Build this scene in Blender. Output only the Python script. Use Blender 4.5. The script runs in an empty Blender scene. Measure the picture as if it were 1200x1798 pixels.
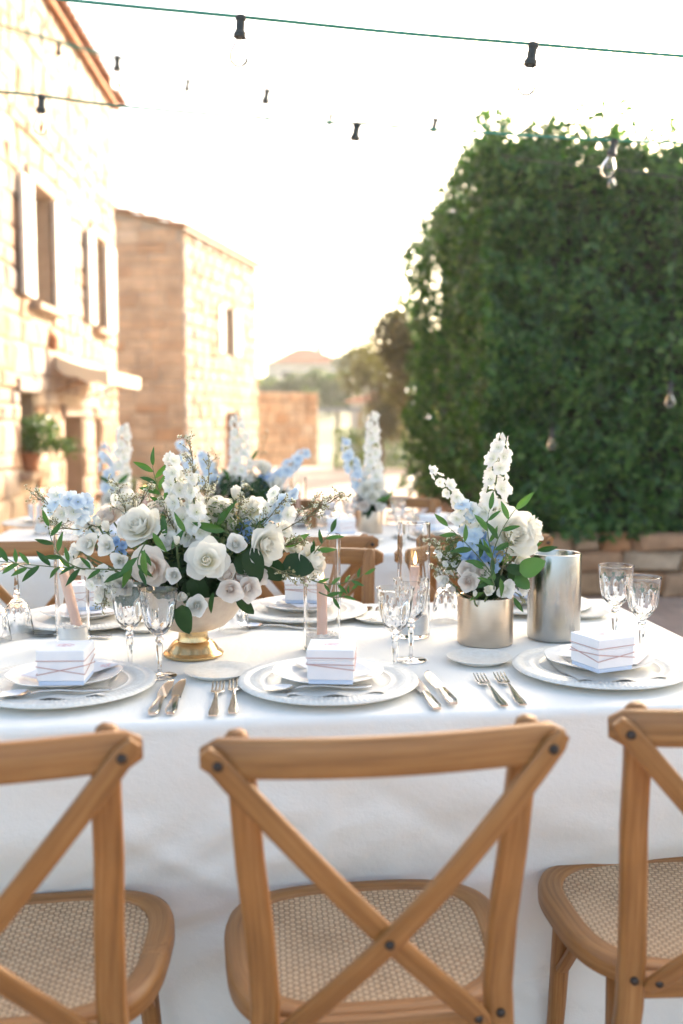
import bpy, math, random
import numpy as np
from mathutils import Vector, Matrix, noise, Quaternion
R = math.radians
PI = math.pi
sc = bpy.context.scene
col = sc.collection

# ---------------------------------------------------------------- camera, sky, sun, exposure
F_PX, PITCH, CAM_Z = 1750.0, R(5.4), 1.26          # 35 mm lens on a 24 mm wide frame, photo 1200 px wide
cam_d = bpy.data.cameras.new('camera')
cam_d.sensor_fit = 'HORIZONTAL'; cam_d.sensor_width = 24.0; cam_d.lens = 35.0
cam_d.clip_start = 0.05; cam_d.clip_end = 2000
cam_d.dof.use_dof = True; cam_d.dof.focus_distance = 2.04; cam_d.dof.aperture_fstop = 2.3
cam_d.dof.aperture_blades = 0
cam = bpy.data.objects.new('camera', cam_d); col.objects.link(cam)
cam.location = (0, 0, CAM_Z); cam.rotation_euler = (R(90) - PITCH, 0, 0)
sc.camera = cam

SUN_AZ, SUN_EL = R(57), R(17)                      # azimuth measured from +X towards +Y
w = bpy.data.worlds.new('World'); sc.world = w; w.use_nodes = True
nt = w.node_tree; nt.nodes.clear()
wo = nt.nodes.new('ShaderNodeOutputWorld'); bg = nt.nodes.new('ShaderNodeBackground')
sky = nt.nodes.new('ShaderNodeTexSky'); sky.sky_type = 'NISHITA'; sky.sun_disc = False
sky.sun_elevation = SUN_EL; sky.sun_rotation = R(90) - SUN_AZ
sky.air_density = 0.65; sky.dust_density = 4.0; sky.ozone_density = 0.0; sky.altitude = 50
bg.inputs['Strength'].default_value = 0.15
tnt = nt.nodes.new('ShaderNodeMixRGB'); tnt.blend_type = 'MULTIPLY'; tnt.inputs[0].default_value = 1.0; tnt.inputs[2].default_value = (1.05, 1.025, 0.91, 1)
nt.links.new(sky.outputs[0], tnt.inputs[1]); nt.links.new(tnt.outputs[0], bg.inputs[0]); nt.links.new(bg.outputs[0], wo.inputs[0])
sun_d = bpy.data.lights.new('sun', 'SUN'); sun_d.energy = 3.0; sun_d.angle = R(0.5); sun_d.color = (1.0, 0.88, 0.76)
sun = bpy.data.objects.new('sun', sun_d); col.objects.link(sun)
SDIR = Vector((math.cos(SUN_AZ) * math.cos(SUN_EL), math.sin(SUN_AZ) * math.cos(SUN_EL), math.sin(SUN_EL)))
sun.rotation_euler = SDIR.to_track_quat('Z', 'Y').to_euler()
sun.location = (20, 30, 20)
sc.view_settings.view_transform = 'Standard'; sc.view_settings.look = 'None'
sc.view_settings.gamma = 1.0; sc.view_settings.use_curve_mapping = False
sc.view_settings.exposure = 2.35
sc.cycles.use_denoising = True
sc.cycles.max_bounces = 14; sc.cycles.diffuse_bounces = 8; sc.cycles.glossy_bounces = 5
sc.cycles.transmission_bounces = 12; sc.cycles.transparent_max_bounces = 8
sc.cycles.sample_clamp_indirect = 6.0

# ---------------------------------------------------------------- helpers
def ray(px, py):
    a, b = (px - 600) / F_PX, (899 - py) / F_PX
    return Vector((a, math.cos(PITCH) + b * math.sin(PITCH), -math.sin(PITCH) + b * math.cos(PITCH)))
def at_z(px, py, z):
    d = ray(px, py); t = (z - CAM_Z) / d.z
    return Vector((d.x * t, d.y * t, z))
def at_y(px, py, Y):
    d = ray(px, py); t = Y / d.y
    return Vector((d.x * t, Y, CAM_Z + d.z * t))
def mpp(Y):                                         # metres per photo pixel at depth Y
    return Y / F_PX

class MB:
    def __init__(s): s.v = []; s.f = []; s.uv = []; s.mi = []
    def add(s, vs, fs, uvs=None, mi=0):
        o = len(s.v); s.v.extend([tuple(v) for v in vs])
        for k, f in enumerate(fs):
            s.f.append(tuple(i + o for i in f))
            if uvs is None: s.uv.append([(0, 0)] * len(f))
            elif len(uvs) == len(vs): s.uv.append([uvs[i] for i in f])
            else: s.uv.append(uvs[k])
            s.mi.append(mi)
    def grid(s, fn, nu, nv, closed=False, mi=0):
        vs, uvs = [], []
        for j in range(nv + 1):
            for i in range(nu + (0 if closed else 1)):
                p = fn(i / nu, j / nv); vs.append(p); uvs.append((i / nu, j / nv))
        n = nu if closed else nu + 1; fs, fu = [], []
        for j in range(nv):
            for i in range(nu):
                a, b = j * n + i, j * n + (i + 1) % n
                fs.append((a, b, b + n, a + n))
                fu.append([(i / nu, j / nv), ((i + 1) / nu, j / nv), ((i + 1) / nu, (j + 1) / nv), (i / nu, (j + 1) / nv)])
        s.add(vs, fs, fu, mi)
    def lathe(s, prof, n=32, mod=None, cap0=False, cap1=False, mi=0, M=None):
        vs = []
        for k, (r, z) in enumerate(prof):
            for i in range(n):
                th = 2 * PI * i / n
                rr, zz = (r, z) if mod is None else mod(th, k, r, z)
                p = Vector((rr * math.cos(th), rr * math.sin(th), zz))
                vs.append(M @ p if M else p)
        fs, fu = [], []
        for k in range(len(prof) - 1):
            for i in range(n):
                j = (i + 1) % n
                fs.append((k * n + i, k * n + j, (k + 1) * n + j, (k + 1) * n + i))
                fu.append([(i / n, k), ((i + 1) / n, k), ((i + 1) / n, k + 1), (i / n, k + 1)])
        if cap0: fs.append(tuple(reversed(range(n)))); fu.append([(0, 0)] * n)
        if cap1: fs.append(tuple(range((len(prof) - 1) * n, len(prof) * n))); fu.append([(0, 0)] * n)
        s.add(vs, fs, fu, mi)
    def tube(s, path, rad, n=6, mi=0, caps=True):
        path = [Vector(p) for p in path]; m = len(path); vs = []; L = 0; uvs = []
        up = Vector((0.13, 0.21, 0.97))
        for k, p in enumerate(path):
            d = (path[min(k + 1, m - 1)] - path[max(k - 1, 0)]).normalized()
            a = d.cross(up)
            if a.length < 0.05: a = d.cross(Vector((1, 0, 0)))
            a.normalize(); b = d.cross(a)
            r = rad[k] if isinstance(rad, (list, tuple)) else rad
            if k: L += (p - path[k - 1]).length
            for i in range(n):
                th = 2 * PI * i / n
                vs.append(p + a * (r * math.cos(th)) + b * (r * math.sin(th))); uvs.append((r * th, L))
        fs = []
        for k in range(m - 1):
            for i in range(n):
                j = (i + 1) % n; fs.append((k * n + i, k * n + j, (k + 1) * n + j, (k + 1) * n + i))
        if caps: fs.append(tuple(reversed(range(n)))); fs.append(tuple(range((m - 1) * n, m * n)))
        s.add(vs, fs, uvs, mi)
    def sweep(s, path, side, w, t, ch=0.25, mi=0):   # rounded bar; w, t full width/thickness (number or list), side = width direction
        path = [Vector(p) for p in path]; m = len(path); vs, uvs = [], []; L = 0; n = 12
        for k, p in enumerate(path):
            d = (path[min(k + 1, m - 1)] - path[max(k - 1, 0)]).normalized()
            sd = Vector(side[k] if isinstance(side, list) else side); sd = (sd - d * sd.dot(d)).normalized()
            nn = d.cross(sd)
            ww = (w[k] if isinstance(w, (list, tuple)) else w) / 2; tt = (t[k] if isinstance(t, (list, tuple)) else t) / 2
            c = min(ww, tt) * 2 * ch; q = c * 0.3
            sec = [(ww, tt - c), (ww - q, tt - q), (ww - c, tt), (-ww + c, tt), (-ww + q, tt - q), (-ww, tt - c),
                   (-ww, -tt + c), (-ww + q, -tt + q), (-ww + c, -tt), (ww - c, -tt), (ww - q, -tt + q), (ww, -tt + c)]
            if k: L += (p - path[k - 1]).length
            pr = 0
            for i, (x, y) in enumerate(sec):
                if i: pr += math.hypot(x - sec[i - 1][0], y - sec[i - 1][1])
                vs.append(p + sd * x + nn * y); uvs.append((pr, L))
        fs = []
        for k in range(m - 1):
            for i in range(n):
                j = (i + 1) % n; fs.append((k * n + i, k * n + j, (k + 1) * n + j, (k + 1) * n + i))
        fs.append(tuple(reversed(range(n)))); fs.append(tuple(range((m - 1) * n, m * n)))
        s.add(vs, fs, uvs, mi)
    def box(s, c, size, M=None, mi=0):
        cx, cy, cz = c; a, b, d = [q / 2 for q in size]
        vs = [Vector((cx + x * a, cy + y * b, cz + z * d)) for x in (-1, 1) for y in (-1, 1) for z in (-1, 1)]
        if M: vs = [M @ v for v in vs]
        fs = [(0, 1, 3, 2), (4, 6, 7, 5), (0, 4, 5, 1), (2, 3, 7, 6), (0, 2, 6, 4), (1, 5, 7, 3)]
        fu = [[(vs[i].x + vs[i].y, vs[i].z) for i in f] for f in fs]
        s.add(vs, fs, fu, mi)
    def bbox_bevel(s, c, size, bev=0.004, M=None, mi=0):   # box with chamfered edges
        cx, cy, cz = c; a, b, d = [q / 2 for q in size]; e = bev
        vs = []; idx = {}
        for x in (-1, 1):
            for y in (-1, 1):
                for z in (-1, 1):
                    for ax, p in enumerate(((x * a, y * (b - e), z * (d - e)), (x * (a - e), y * b, z * (d - e)), (x * (a - e), y * (b - e), z * d))):
                        idx[(x, y, z, ax)] = len(vs); v = Vector((cx + p[0], cy + p[1], cz + p[2])); vs.append(M @ v if M else v)
        fs = []
        def q(l): fs.append(tuple(idx[k] for k in l))
        for g in (-1, 1):
            q([(g, -1, -1, 0), (g, 1, -1, 0), (g, 1, 1, 0), (g, -1, 1, 0)] if g > 0 else [(g, -1, -1, 0), (g, -1, 1, 0), (g, 1, 1, 0), (g, 1, -1, 0)])
            q([(-1, g, -1, 1), (-1, g, 1, 1), (1, g, 1, 1), (1, g, -1, 1)] if g > 0 else [(-1, g, -1, 1), (1, g, -1, 1), (1, g, 1, 1), (-1, g, 1, 1)])
            q([(-1, -1, g, 2), (1, -1, g, 2), (1, 1, g, 2), (-1, 1, g, 2)] if g > 0 else [(-1, -1, g, 2), (-1, 1, g, 2), (1, 1, g, 2), (1, -1, g, 2)])
            for h in (-1, 1):
                q([(g, h, -1, 0), (g, h, 1, 0), (g, h, 1, 1), (g, h, -1, 1)]); q([(g, -1, h, 0), (g, 1, h, 0), (g, 1, h, 2), (g, -1, h, 2)])
                q([(-1, g, h, 1), (1, g, h, 1), (1, g, h, 2), (-1, g, h, 2)])
                for k in (-1, 1): q([(g, h, k, 0), (g, h, k, 1), (g, h, k, 2)])
        s.add(vs, fs, None, mi)
    def mesh(s, name, mats, smooth=35, recalc=False):
        me = bpy.data.meshes.new(name); me.from_pydata(s.v, [], s.f)
        ul = me.uv_layers.new(name='UVMap'); flat = [c for f in s.uv for uv in f for c in uv]
        ul.data.foreach_set('uv', flat)
        if not isinstance(mats, (list, tuple)): mats = [mats]
        for m in mats: me.materials.append(m)
        me.polygons.foreach_set('material_index', s.mi)
        if recalc:
            import bmesh
            bm = bmesh.new(); bm.from_mesh(me); bmesh.ops.recalc_face_normals(bm, faces=bm.faces); bm.to_mesh(me); bm.free()
        if smooth:
            me.polygons.foreach_set('use_smooth', [True] * len(me.polygons))
            if smooth < 180: me.set_sharp_from_angle(angle=R(smooth))
        me.update(); return me

def link(name, data, parent=None, M=None, label=None, cat=None, group=None, kind=None):
    o = bpy.data.objects.new(name, data); col.objects.link(o)
    if parent: o.parent = parent
    if M is not None: o.matrix_basis = M
    if label: o['label'] = label
    if cat: o['category'] = cat
    if group: o['group'] = group
    if kind: o['kind'] = kind
    return o
def thing(name, label, cat, loc=(0, 0, 0), rotz=0.0, group=None):
    return link(name, None, None, Matrix.Translation(Vector(loc)) @ Matrix.Rotation(rotz, 4, 'Z'), label, cat, group)
KIDS = {}
def copy_thing(root, loc, rotz, label, group=None):
    r = root.copy(); col.objects.link(r); r['label'] = label
    if group: r['group'] = group
    r.matrix_basis = Matrix.Translation(Vector(loc)) @ Matrix.Rotation(rotz, 4, 'Z')
    for ch in list(root.children):
        c = ch.copy(); col.objects.link(c); c.parent = r
        for g in list(ch.children):
            d = g.copy(); col.objects.link(d); d.parent = c
    return r
def face_dir(pos, d, scale=1.0, roll=0.0):          # local +Z looks along d
    q = Vector(d).to_track_quat('Z', 'Y') @ Quaternion((0, 0, 1), roll)
    if not isinstance(scale, (tuple, list)): scale = (scale,) * 3
    return Matrix.Translation(Vector(pos)) @ q.to_matrix().to_4x4() @ Matrix.Diagonal((*scale, 1))

# ---------------------------------------------------------------- materials
def new_mat(name):
    m = bpy.data.materials.new(name); m.use_nodes = True
    b = m.node_tree.nodes['Principled BSDF']; return m, m.node_tree, b
def N(nt, t, **kw):
    n = nt.nodes.new('ShaderNode' + t)
    for k, v in kw.items():
        if k.startswith('in_'):
            key = k[3:]; n.inputs[int(key) if key.isdigit() else key].default_value = v
        else: setattr(n, k, v)
    return n
def ramp(nt, fac, stops):
    r = N(nt, 'ValToRGB'); el = r.color_ramp.elements
    while len(el) < len(stops): el.new(0.5)
    for e, (p, c) in zip(el, stops): e.position = p; e.color = (*c, 1)
    nt.links.new(fac, r.inputs[0]); return r.outputs[0]
def bump(nt, b, h, strength=0.3, dist=0.01):
    n = N(nt, 'Bump'); n.inputs['Strength'].default_value = strength; n.inputs['Distance'].default_value = dist
    nt.links.new(h, n.inputs['Height']); nt.links.new(n.outputs[0], b.inputs['Normal']); return n
def coords(nt, kind='Object', scale=(1, 1, 1), rot=(0, 0, 0)):
    t = N(nt, 'TexCoord'); m = N(nt, 'Mapping'); m.inputs['Scale'].default_value = scale; m.inputs['Rotation'].default_value = rot
    nt.links.new(t.outputs[kind], m.inputs[0]); return m.outputs[0]
def noise_t(nt, vec, scale, detail=4, rough=0.55):
    n = N(nt, 'TexNoise'); n.inputs['Scale'].default_value = scale; n.inputs['Detail'].default_value = detail; n.inputs['Roughness'].default_value = rough
    nt.links.new(vec, n.inputs['Vector']); return n.outputs['Fac']
def simple(name, c, rough=0.5, metal=0.0, spec=0.5):
    m, nt, b = new_mat(name); b.inputs['Base Color'].default_value = (*c, 1)
    b.inputs['Roughness'].default_value = rough; b.inputs['Metallic'].default_value = metal
    b.inputs['Specular IOR Level'].default_value = spec; return m
def varied(name, c0, c1, scale=8, rough=0.6, bumpv=0.0, kind='Object', bscale=None, metal=0.0, spec=0.4, stretch=(1, 1, 1)):
    m, nt, b = new_mat(name); v = coords(nt, kind, stretch); n = noise_t(nt, v, scale)
    nt.links.new(ramp(nt, n, [(0.3, c0), (0.7, c1)]), b.inputs['Base Color'])
    b.inputs['Roughness'].default_value = rough; b.inputs['Metallic'].default_value = metal; b.inputs['Specular IOR Level'].default_value = spec
    if bumpv: bump(nt, b, noise_t(nt, v, bscale or scale * 4), bumpv)
    return m
def island_rand(nt):
    g = N(nt, 'NewGeometry'); o = N(nt, 'ObjectInfo'); a = N(nt, 'Math', operation='ADD'); f = N(nt, 'Math', operation='FRACT')
    nt.links.new(g.outputs['Random Per Island'], a.inputs[0]); nt.links.new(o.outputs['Random'], a.inputs[1]); nt.links.new(a.outputs[0], f.inputs[0])
    return f.outputs[0]
def stone_mat(name, stops, scale=6, rough=0.85):
    m, nt, b = new_mat(name); v = coords(nt, 'Object')
    g = N(nt, 'NewGeometry')
    c = ramp(nt, island_rand(nt), stops)
    n = noise_t(nt, g.outputs['Position'], scale, 6); mx = N(nt, 'MixRGB', blend_type='MULTIPLY'); mx.inputs[0].default_value = 0.8
    nt.links.new(c, mx.inputs[1]); nt.links.new(ramp(nt, n, [(0.25, (0.55, 0.52, 0.5)), (0.75, (1.25, 1.2, 1.15))]), mx.inputs[2])
    nt.links.new(mx.outputs[0], b.inputs['Base Color']); b.inputs['Roughness'].default_value = rough; b.inputs['Specular IOR Level'].default_value = 0.2
    bump(nt, b, noise_t(nt, g.outputs['Position'], scale * 5, 6), 0.6, 0.02); return m
def wood_mat(name, dark, mid, light):
    m, nt, b = new_mat(name); v = coords(nt, 'UV', (95, 2.6, 1))
    oi = N(nt, 'ObjectInfo'); ad = N(nt, 'VectorMath', operation='ADD'); sc_ = N(nt, 'VectorMath', operation='SCALE')
    cx = N(nt, 'CombineXYZ'); nt.links.new(oi.outputs['Random'], cx.inputs[0]); nt.links.new(oi.outputs['Random'], cx.inputs[1])
    nt.links.new(cx.outputs[0], sc_.inputs[0]); sc_.inputs['Scale'].default_value = 37.0
    nt.links.new(v, ad.inputs[0]); nt.links.new(sc_.outputs[0], ad.inputs[1])
    n = noise_t(nt, ad.outputs[0], 1.6, 6, 0.65)
    big = noise_t(nt, coords(nt, 'UV', (14, 3, 1)), 1.5, 4)
    c = ramp(nt, n, [(0.30, dark), (0.5, mid), (0.72, light)])
    mx = N(nt, 'MixRGB', blend_type='MULTIPLY'); mx.inputs[0].default_value = 0.7
    nt.links.new(c, mx.inputs[1]); nt.links.new(ramp(nt, big, [(0.3, (0.66, 0.62, 0.56)), (0.65, (1.14, 1.12, 1.1))]), mx.inputs[2])
    nt.links.new(mx.outputs[0], b.inputs['Base Color']); b.inputs['Roughness'].default_value = 0.4; b.inputs['Specular IOR Level'].default_value = 0.5
    bump(nt, b, n, 0.10, 0.004); return m
def cane_mat():
    m, nt, b = new_mat('woven_cane'); v = coords(nt, 'Object', (1, 1, 1)); sx = N(nt, 'SeparateXYZ'); nt.links.new(v, sx.inputs[0])
    def M_(op, a, bb=None, cc=None):
        n = N(nt, 'Math', operation=op)
        for k, q in enumerate((a, bb, cc)):
            if q is None: continue
            if isinstance(q, (int, float)): n.inputs[k].default_value = q
            else: nt.links.new(q, n.inputs[k])
        return n.outputs[0]
    p = 0.0088
    wob = M_('MULTIPLY', noise_t(nt, v, 40, 2), 0.003)
    X = M_('DIVIDE', M_('ADD', sx.outputs[0], wob), p); Y = M_('DIVIDE', M_('ADD', sx.outputs[1], wob), p * 0.8)
    ax = M_('ABSOLUTE', M_('SINE', M_('MULTIPLY', X, PI))); ay = M_('ABSOLUTE', M_('SINE', M_('MULTIPLY', Y, PI)))
    par = M_('MODULO', M_('ADD', M_('FLOOR', X), M_('ADD', M_('FLOOR', Y), 1000.0)), 2.0)
    hole = M_('MINIMUM', 1.0, M_('MULTIPLY', M_('ADD', M_('MULTIPLY', par, ay), M_('MULTIPLY', M_('SUBTRACT', 1.0, par), ax)), 1.6))
    h = M_('ADD', M_('MULTIPLY', hole, 0.75), M_('MULTIPLY', par, 0.25))
    big = noise_t(nt, v, 9, 3); fine = noise_t(nt, coords(nt, 'Object', (1, 6, 1)), 70, 3)
    f = M_('ADD', M_('MULTIPLY', h, 0.62), M_('ADD', M_('MULTIPLY', big, 0.30), M_('MULTIPLY', fine, 0.30)))
    c = ramp(nt, f, [(0.25, (0.030, 0.014, 0.006)), (0.62, (0.28, 0.155, 0.072)), (0.92, (0.64, 0.45, 0.28))])
    nt.links.new(c, b.inputs['Base Color']); b.inputs['Roughness'].default_value = 0.5
    bump(nt, b, h, 0.9, 0.003); return m
def cloth_mat(name, c, fine=0.25):
    m, nt, b = new_mat(name); v = coords(nt, 'Object')
    n1 = noise_t(nt, v, 5, 4, 0.5); n2 = noise_t(nt, coords(nt, 'Object', (1, 1, 1)), 420, 2)
    wv = noise_t(nt, coords(nt, 'Object', (7, 2.2, 9), (0.3, 0.5, 0.4)), 2.2, 5, 0.6)
    a = N(nt, 'Math', operation='MULTIPLY_ADD'); a.inputs[1].default_value = 0.10; nt.links.new(n2, a.inputs[0])
    s2 = N(nt, 'Math', operation='MULTIPLY_ADD'); s2.inputs[1].default_value = 0.8; nt.links.new(n1, s2.inputs[0]); nt.links.new(wv, s2.inputs[2])
    nt.links.new(s2.outputs[0], a.inputs[2])
    bump(nt, b, a.outputs[0], fine, 0.012)
    b.inputs['Base Color'].default_value = (*c, 1); b.inputs['Roughness'].default_value = 0.85; b.inputs['Specular IOR Level'].default_value = 0.15
    return m
def petal_mat(name, base, tip, trans=0.3):
    m, nt, b = new_mat(name); t = N(nt, 'TexCoord'); sp = N(nt, 'SeparateXYZ'); nt.links.new(t.outputs['UV'], sp.inputs[0])
    n = noise_t(nt, coords(nt, 'UV', (9, 1.5, 1)), 2, 3)
    a = N(nt, 'Math', operation='MULTIPLY_ADD'); a.inputs[1].default_value = 0.3; a.inputs[2].default_value = -0.15; nt.links.new(n, a.inputs[0])
    d = N(nt, 'Math', operation='ADD'); nt.links.new(a.outputs[0], d.inputs[0]); nt.links.new(sp.outputs[1], d.inputs[1])
    c = ramp(nt, d.outputs[0], [(0.1, base), (0.6, tip)])
    nt.links.new(c, b.inputs['Base Color']); b.inputs['Roughness'].default_value = 0.55; b.inputs['Specular IOR Level'].default_value = 0.25
    bump(nt, b, n, 0.15, 0.003)
    tr = N(nt, 'BsdfTranslucent'); nt.links.new(c, tr.inputs[0]); mx = N(nt, 'MixShader'); mx.inputs[0].default_value = trans
    out = nt.nodes['Material Output']; nt.links.new(b.outputs[0], mx.inputs[1]); nt.links.new(tr.outputs[0], mx.inputs[2]); nt.links.new(mx.outputs[0], out.inputs[0])
    return m
def leaf_mat(name, stops, rough=0.4, trans=0.25, spec=0.4):
    m, nt, b = new_mat(name); c = ramp(nt, island_rand(nt), stops)
    nt.links.new(c, b.inputs['Base Color']); b.inputs['Roughness'].default_value = rough; b.inputs['Specular IOR Level'].default_value = spec
    tr = N(nt, 'BsdfTranslucent'); mx = N(nt, 'MixShader'); mx.inputs[0].default_value = trans
    g = N(nt, 'MixRGB', blend_type='MULTIPLY'); g.inputs[0].default_value = 1; g.inputs[2].default_value = (1.3, 1.5, 0.6, 1); nt.links.new(c, g.inputs[1]); nt.links.new(g.outputs[0], tr.inputs[0])
    out = nt.nodes['Material Output']; nt.links.new(b.outputs[0], mx.inputs[1]); nt.links.new(tr.outputs[0], mx.inputs[2]); nt.links.new(mx.outputs[0], out.inputs[0])
    return m
def glass_mat(name, c=(1, 1, 1), rough=0.0, ior=1.45):
    m, nt, b = new_mat(name); b.inputs['Base Color'].default_value = (*c, 1); b.inputs['Transmission Weight'].default_value = 1.0
    b.inputs['Roughness'].default_value = rough; b.inputs['IOR'].default_value = ior; return m
def brushed(name, c, rough, stretch):
    m, nt, b = new_mat(name); n = noise_t(nt, coords(nt, 'Object', stretch), 30, 4, 0.7)
    nt.links.new(ramp(nt, n, [(0.2, tuple(q * 0.93 for q in c)), (0.8, tuple(min(1, q * 1.05) for q in c))]), b.inputs['Base Color'])
    b.inputs['Metallic'].default_value = 1.0; b.inputs['Roughness'].default_value = rough
    b.inputs['Anisotropic'].default_value = 0.6; b.inputs['Anisotropic Rotation'].default_value = 0.25
    bump(nt, b, n, 0.06, 0.002); return m

M = {}
M['wood'] = wood_mat('oiled_oak', (0.20, 0.084, 0.023), (0.31, 0.138, 0.040), (0.41, 0.205, 0.072))
M['cane'] = cane_mat()
M['bolt'] = simple('dark_bolt', (0.06, 0.05, 0.045), 0.4, 0.9)
M['cloth'] = cloth_mat('white_linen', (0.82, 0.81, 0.775), 0.3)
M['napkin'] = cloth_mat('napkin_linen', (0.78, 0.75, 0.70), 0.3)
M['ceramic'] = varied('cream_ceramic', (0.72, 0.69, 0.63), (0.83, 0.81, 0.76), 90, 0.3, 0.12)
M['plate'] = varied('white_ceramic', (0.78, 0.77, 0.75), (0.82, 0.81, 0.79), 10, 0.18, 0.0)
M['paper'] = simple('white_card', (0.80, 0.80, 0.83), 0.7, 0, 0.2)
M['box'] = varied('box_card', (0.76, 0.77, 0.80), (0.82, 0.82, 0.84), 30, 0.6, 0.02)
M['boxbase'] = simple('box_base_blue', (0.50, 0.60, 0.76), 0.6, 0, 0.2)
M['pink'] = simple('pink_print', (0.80, 0.55, 0.56), 0.6)
M['string'] = simple('rose_string', (0.50, 0.30, 0.28), 0.7)
M['silver'] = simple('polished_silver', (0.74, 0.74, 0.74), 0.16, 1.0)
M['steel'] = brushed('brushed_steel', (0.42, 0.42, 0.41), 0.25, (1, 1, 14))
M['champagne'] = brushed('champagne_metal', (0.66, 0.55, 0.44), 0.36, (1, 1, 14))
M['gold'] = brushed('aged_gold', (0.70, 0.50, 0.26), 0.24, (1, 1, 14))
M['bowl'] = varied('champagne_bowl', (0.58, 0.47, 0.38), (0.66, 0.56, 0.46), 60, 0.45, 0.05, metal=0.35)
M['glass'] = glass_mat('clear_glass')
M['thinglass'] = glass_mat('thin_bulb_glass', ior=1.22)
M['crystal'] = glass_mat('cut_crystal', ior=1.5)
M['wax'] = simple('pink_wax', (0.86, 0.58, 0.48), 0.5)
M['salt'] = varied('coarse_salt', (0.93, 0.93, 0.93), (0.97, 0.97, 0.96), 160, 0.6, 0.15, bscale=190)
M['wick'] = simple('wick', (0.03, 0.025, 0.02), 0.9)
m, nt, b = new_mat('flame'); b.inputs['Base Color'].default_value = (0, 0, 0, 1); b.inputs['Emission Color'].default_value = (1, 0.62, 0.22, 1); b.inputs['Emission Strength'].default_value = 2.2; M['flame'] = m
M['white_petal'] = petal_mat('ivory_petal', (0.86, 0.86, 0.70), (0.92, 0.90, 0.84), 0.52)
M['pure_petal'] = petal_mat('white_petal', (0.82, 0.84, 0.72), (0.92, 0.91, 0.88), 0.48)
M['blush_petal'] = petal_mat('blush_petal', (0.90, 0.74, 0.62), (0.92, 0.86, 0.80), 0.55)
M['pink_petal'] = petal_mat('pale_pink_petal', (0.92, 0.76, 0.68), (0.93, 0.89, 0.85), 0.55)
M['blue_petal'] = petal_mat('pale_blue_petal', (0.54, 0.67, 0.84), (0.72, 0.81, 0.89), 0.42)
M['deepblue_petal'] = petal_mat('blue_petal', (0.20, 0.35, 0.66), (0.34, 0.50, 0.76), 0.3)
M['eye'] = simple('flower_eye', (0.42, 0.45, 0.16), 0.7)
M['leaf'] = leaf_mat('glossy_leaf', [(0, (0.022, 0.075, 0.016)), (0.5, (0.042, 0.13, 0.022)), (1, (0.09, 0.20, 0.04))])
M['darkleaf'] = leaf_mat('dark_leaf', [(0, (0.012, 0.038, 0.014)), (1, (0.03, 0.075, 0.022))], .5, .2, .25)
M['stem'] = simple('green_stem', (0.09, 0.13, 0.045), 0.5)
M['twig'] = simple('brown_green_twig', (0.14, 0.13, 0.06), 0.6)
M['bud'] = simple('tiny_bud', (0.30, 0.27, 0.13), 0.7)
M['cable'] = simple('green_cable', (0.02, 0.22, 0.15), 0.5)
M['socket'] = simple('black_socket', (0.018, 0.022, 0.02), 0.5)
# ---------------------------------------------------------------- setting: ground, hills
def ground_sheet(name, x0, x1, y0, y1, z, mat, thick=None):
    mb = MB()
    if thick: mb.box(((x0 + x1) / 2, (y0 + y1) / 2, z - thick / 2), (x1 - x0, y1 - y0, thick))
    else: mb.add([(x0, y0, z), (x1, y0, z), (x1, y1, z), (x0, y1, z)], [(0, 1, 2, 3)])
    return link(name, mb.mesh(name, mat, 0), kind='structure')
def paving_mat():
    m, nt, b = new_mat('terracotta_paving'); v = coords(nt, 'Object')
    br = N(nt, 'TexBrick'); br.inputs['Scale'].default_value = 2.2; br.inputs['Mortar Size'].default_value = 0.012; br.inputs['Row Height'].default_value = 0.5
    br.inputs['Color1'].default_value = (0.46, 0.345, 0.285, 1); br.inputs['Color2'].default_value = (0.52, 0.40, 0.33, 1); br.inputs['Mortar'].default_value = (0.33, 0.27, 0.23, 1)
    nt.links.new(v, br.inputs['Vector'])
    n = noise_t(nt, v, 3.0, 6); mx = N(nt, 'MixRGB', blend_type='MULTIPLY'); mx.inputs[0].default_value = 0.7
    nt.links.new(br.outputs[0], mx.inputs[1]); nt.links.new(ramp(nt, n, [(0.25, (0.75, 0.72, 0.7)), (0.8, (1.15, 1.12, 1.1))]), mx.inputs[2])
    nt.links.new(mx.outputs[0], b.inputs['Base Color']); b.inputs['Roughness'].default_value = 0.75
    bump(nt, b, noise_t(nt, v, 40, 5), 0.3, 0.01); return m
M['paving'] = paving_mat()
M['earth'] = varied('dry_earth', (0.22, 0.19, 0.12), (0.34, 0.30, 0.20), 0.6, 0.95, 0.4)
ground_sheet('ground', -320, 320, -40, 420, -0.86, M['earth'])
ground_sheet('terrace', -2.3, 16, -8, 26, 0.0, M['paving'], 0.8)

hz = MB(); hz.box((0, 191, 9.1), (646, 470, 22))
hm_, hnt, hb = new_mat('haze_air'); hnt.nodes.remove(hb); hv = N(hnt, 'VolumePrincipled'); hv.inputs['Density'].default_value = 0.0013; hv.inputs['Color'].default_value = (1.0, 1.0, 0.97, 1); hv.inputs['Anisotropy'].default_value = 0.35
hnt.links.new(hv.outputs[0], hnt.nodes['Material Output'].inputs['Volume'])
link('haze', hz.mesh('haze', hm_, 0), kind='stuff')

hm = MB()
def hill_pt(u, v):
    X = -130 + 260 * u; Y = 70 + 230 * v
    h = 15.5 * math.sin(min(1, v * 1.15) * PI / 2) ** 1.3 * (0.75 + 0.35 * math.exp(-((X + 10) / 30) ** 2)) + 1.6 * noise.noise(Vector((X * 0.03, Y * 0.03, 0)))
    return Vector((X, Y, -1.2 + h * 0.72))
hm.grid(hill_pt, 60, 40)
M['hillgrass'] = varied('dry_hill', (0.12, 0.14, 0.06), (0.24, 0.22, 0.12), 0.08, 0.95)
link('hill', hm.mesh('hill', M['hillgrass'], 180), kind='structure')

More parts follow.
